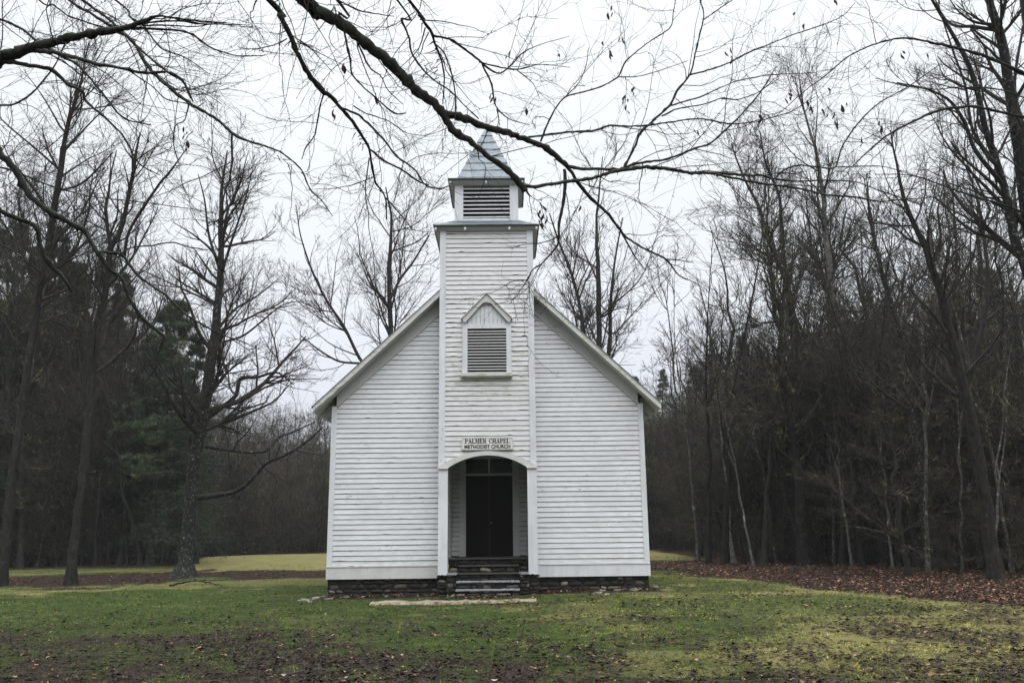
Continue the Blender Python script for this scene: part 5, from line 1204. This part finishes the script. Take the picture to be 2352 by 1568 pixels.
bigstick('fallen_stick', 'short dark stick on the bare patch at the bottom centre', [(*a, .02), (*b, .03), (*c, .015)], .008, M['twig'], 6)
a, b = gp(640, 1552), gp(735, 1538)
bigstick('fallen_stick', 'thin pale stick in dry leaves at the bottom left of centre', [(*a, .015), (*b, .02)], .006, M['bark_grey'], 7)
# stone slab edging before the steps: laid flat, ragged
def slab():
    rr = random.Random(12); V = []; F = []; T = []
    pts = [gp(852, 1387), gp(1232, 1380)]; x0, y0 = pts[0]; x1, y1 = pts[1]; K = 60; o0 = Vector((x0, y0, float(gz(x0, y0))))
    prev = None; f0 = b0 = 0
    for i in range(K+1):
        t = i/K; x = x0+(x1-x0)*t; y = y0+(y1-y0)*t; w_ = (.38 if t < .35 else .38-.24*(t-.35)/.65); f0 = .7*f0+rr.uniform(-.03, .03); b0 = .7*b0+rr.uniform(-.03, .03)
        h = .035+rr.uniform(-.006, .006)+(.012 if int(t*9) % 2 else 0); z = float(gz(x, y))
        ring = [(x, y-w_/2+f0, z-.05), (x, y-w_/2+f0, z+h), (x, y-w_/2+f0+w_*.45, z+h+.004), (x, y+w_/2+b0, z+h+.01), (x, y+w_/2+b0, z-.05)]
        n = len(V); V += [tuple(Vector(p)-o0) for p in ring]
        if i:
            for k in range(4): F.append((n-5+k, n+k, n+k+1, n-4+k))
    tone = np.random.default_rng(2).random(len(V))
    m = mat('pale flat stone', (.3,.26,.19), .8); g = N(m); g.col(g.ramp(g.noise(9, 6, (.6,3,1)), [(.35, (.07,.055,.04)), (.5, (.26,.21,.15)), (.7, (.42,.36,.27))])); g.bump(g.noise(20, 5), .5, .01)
    o = link('stone_slab', np_mesh('stone_slab', np.array(V), np.array(F)), m); o.location = o0
    setp(o, 'long thin tan slab lying flush in the grass before the chapel steps', 'slab')
slab()
M['rock'] = mat('pale field stone', (.3,.29,.26), .85); g_ = N(M['rock']); g_.col(g_.ramp(g_.noise(8, 5), [(.35, (.10,.10,.08)), (.6, (.34,.32,.28))])); g_.bump(g_.noise(25, 5), .5, .01)
def rock(seed, sx, sy, sz):
    import bmesh
    rr = random.Random(seed); bm = bmesh.new(); bmesh.ops.create_icosphere(bm, subdivisions=2, radius=1)
    ph = [rr.uniform(0, 6) for _ in range(6)]
    for v in bm.verts:
        c = v.co; k = 1+.18*math.sin(3*c.x+ph[0])+.15*math.sin(4*c.y+ph[1])+.12*math.sin(5*c.z+ph[2]); c = Vector((max(-.8, min(.8, c.x*k)), max(-.8, min(.8, c.y*k)), max(-.6, min(.6, c.z*k)))); v.co = Vector((c.x*sx, c.y*sy, c.z*sz))
    me = bpy.data.meshes.new('loose_stone'); bm.to_mesh(me); bm.free(); return me
RK = [rock(i, .10+.03*(i % 3), .07+.02*(i % 2), .035+.01*(i % 3)) for i in range(5)]
def rocks(lst, label, group):
    for px, py, s in lst:
        x, y = gp(px, py); o = bpy.data.objects.new('loose_stone', RK[rg.randrange(5)]); COL.objects.link(o)
        if not o.data.materials: o.data.materials.append(M['rock'])
        o.location = (x, min(y, -.12) if abs(x) < 3.75 else y, float(gz(x, y))+.012); o.rotation_euler = (rg.uniform(-.2,.2), rg.uniform(-.2,.2), rg.uniform(0, 6)); o.scale = (s, s, s)
        setp(o, label, 'stone', group)
rocks([(700,1379,1.1),(722,1375,1.2),(740,1371,1.1),(712,1382,.8),(755,1376,.7),(688,1380,.8)], 'mossy flat stone in the little heap at the left corner of the chapel', 'stones at the left corner')
rocks([(815,1362,.9),(829,1360,.9),(900,1363,.6),(983,1364,.8),(1092,1366,.7),(845,1366,.5)], 'pale loose stone in the grass along the left foundation', 'stones along the left foundation')
rocks([(1372,1352,.8),(1385,1357,.7),(1410,1352,.7),(1442,1349,1.2),(1465,1353,.6),(1505,1349,.9),(1535,1351,.7),(1560,1345,.7),(1590,1347,.5),(1395,1366,.6),(1375,1362,.7)], 'pale loose stone in the grass along the right foundation', 'stones along the right foundation')

# ------------------------------------------------------------------ thin winter haze, added mostly to lift the dark tones
HZ = .00045
if HZ:
    mb = MB(); mb.box(-150, 150, -62, 420, -3, 24); m = bpy.data.materials.new('haze'); m.use_nodes = True; t_ = m.node_tree; t_.nodes.clear()
    o_ = t_.nodes.new('ShaderNodeOutputMaterial'); v_ = t_.nodes.new('ShaderNodeVolumePrincipled'); v_.inputs['Density'].default_value = HZ; v_.inputs['Color'].default_value = (.93, .95, 1, 1)
    t_.links.new(v_.outputs[0], o_.inputs['Volume']); setp(mb.build('haze', m), 'thin pale winter haze in the air, added to lift the dark tones', 'haze', kind='stuff')
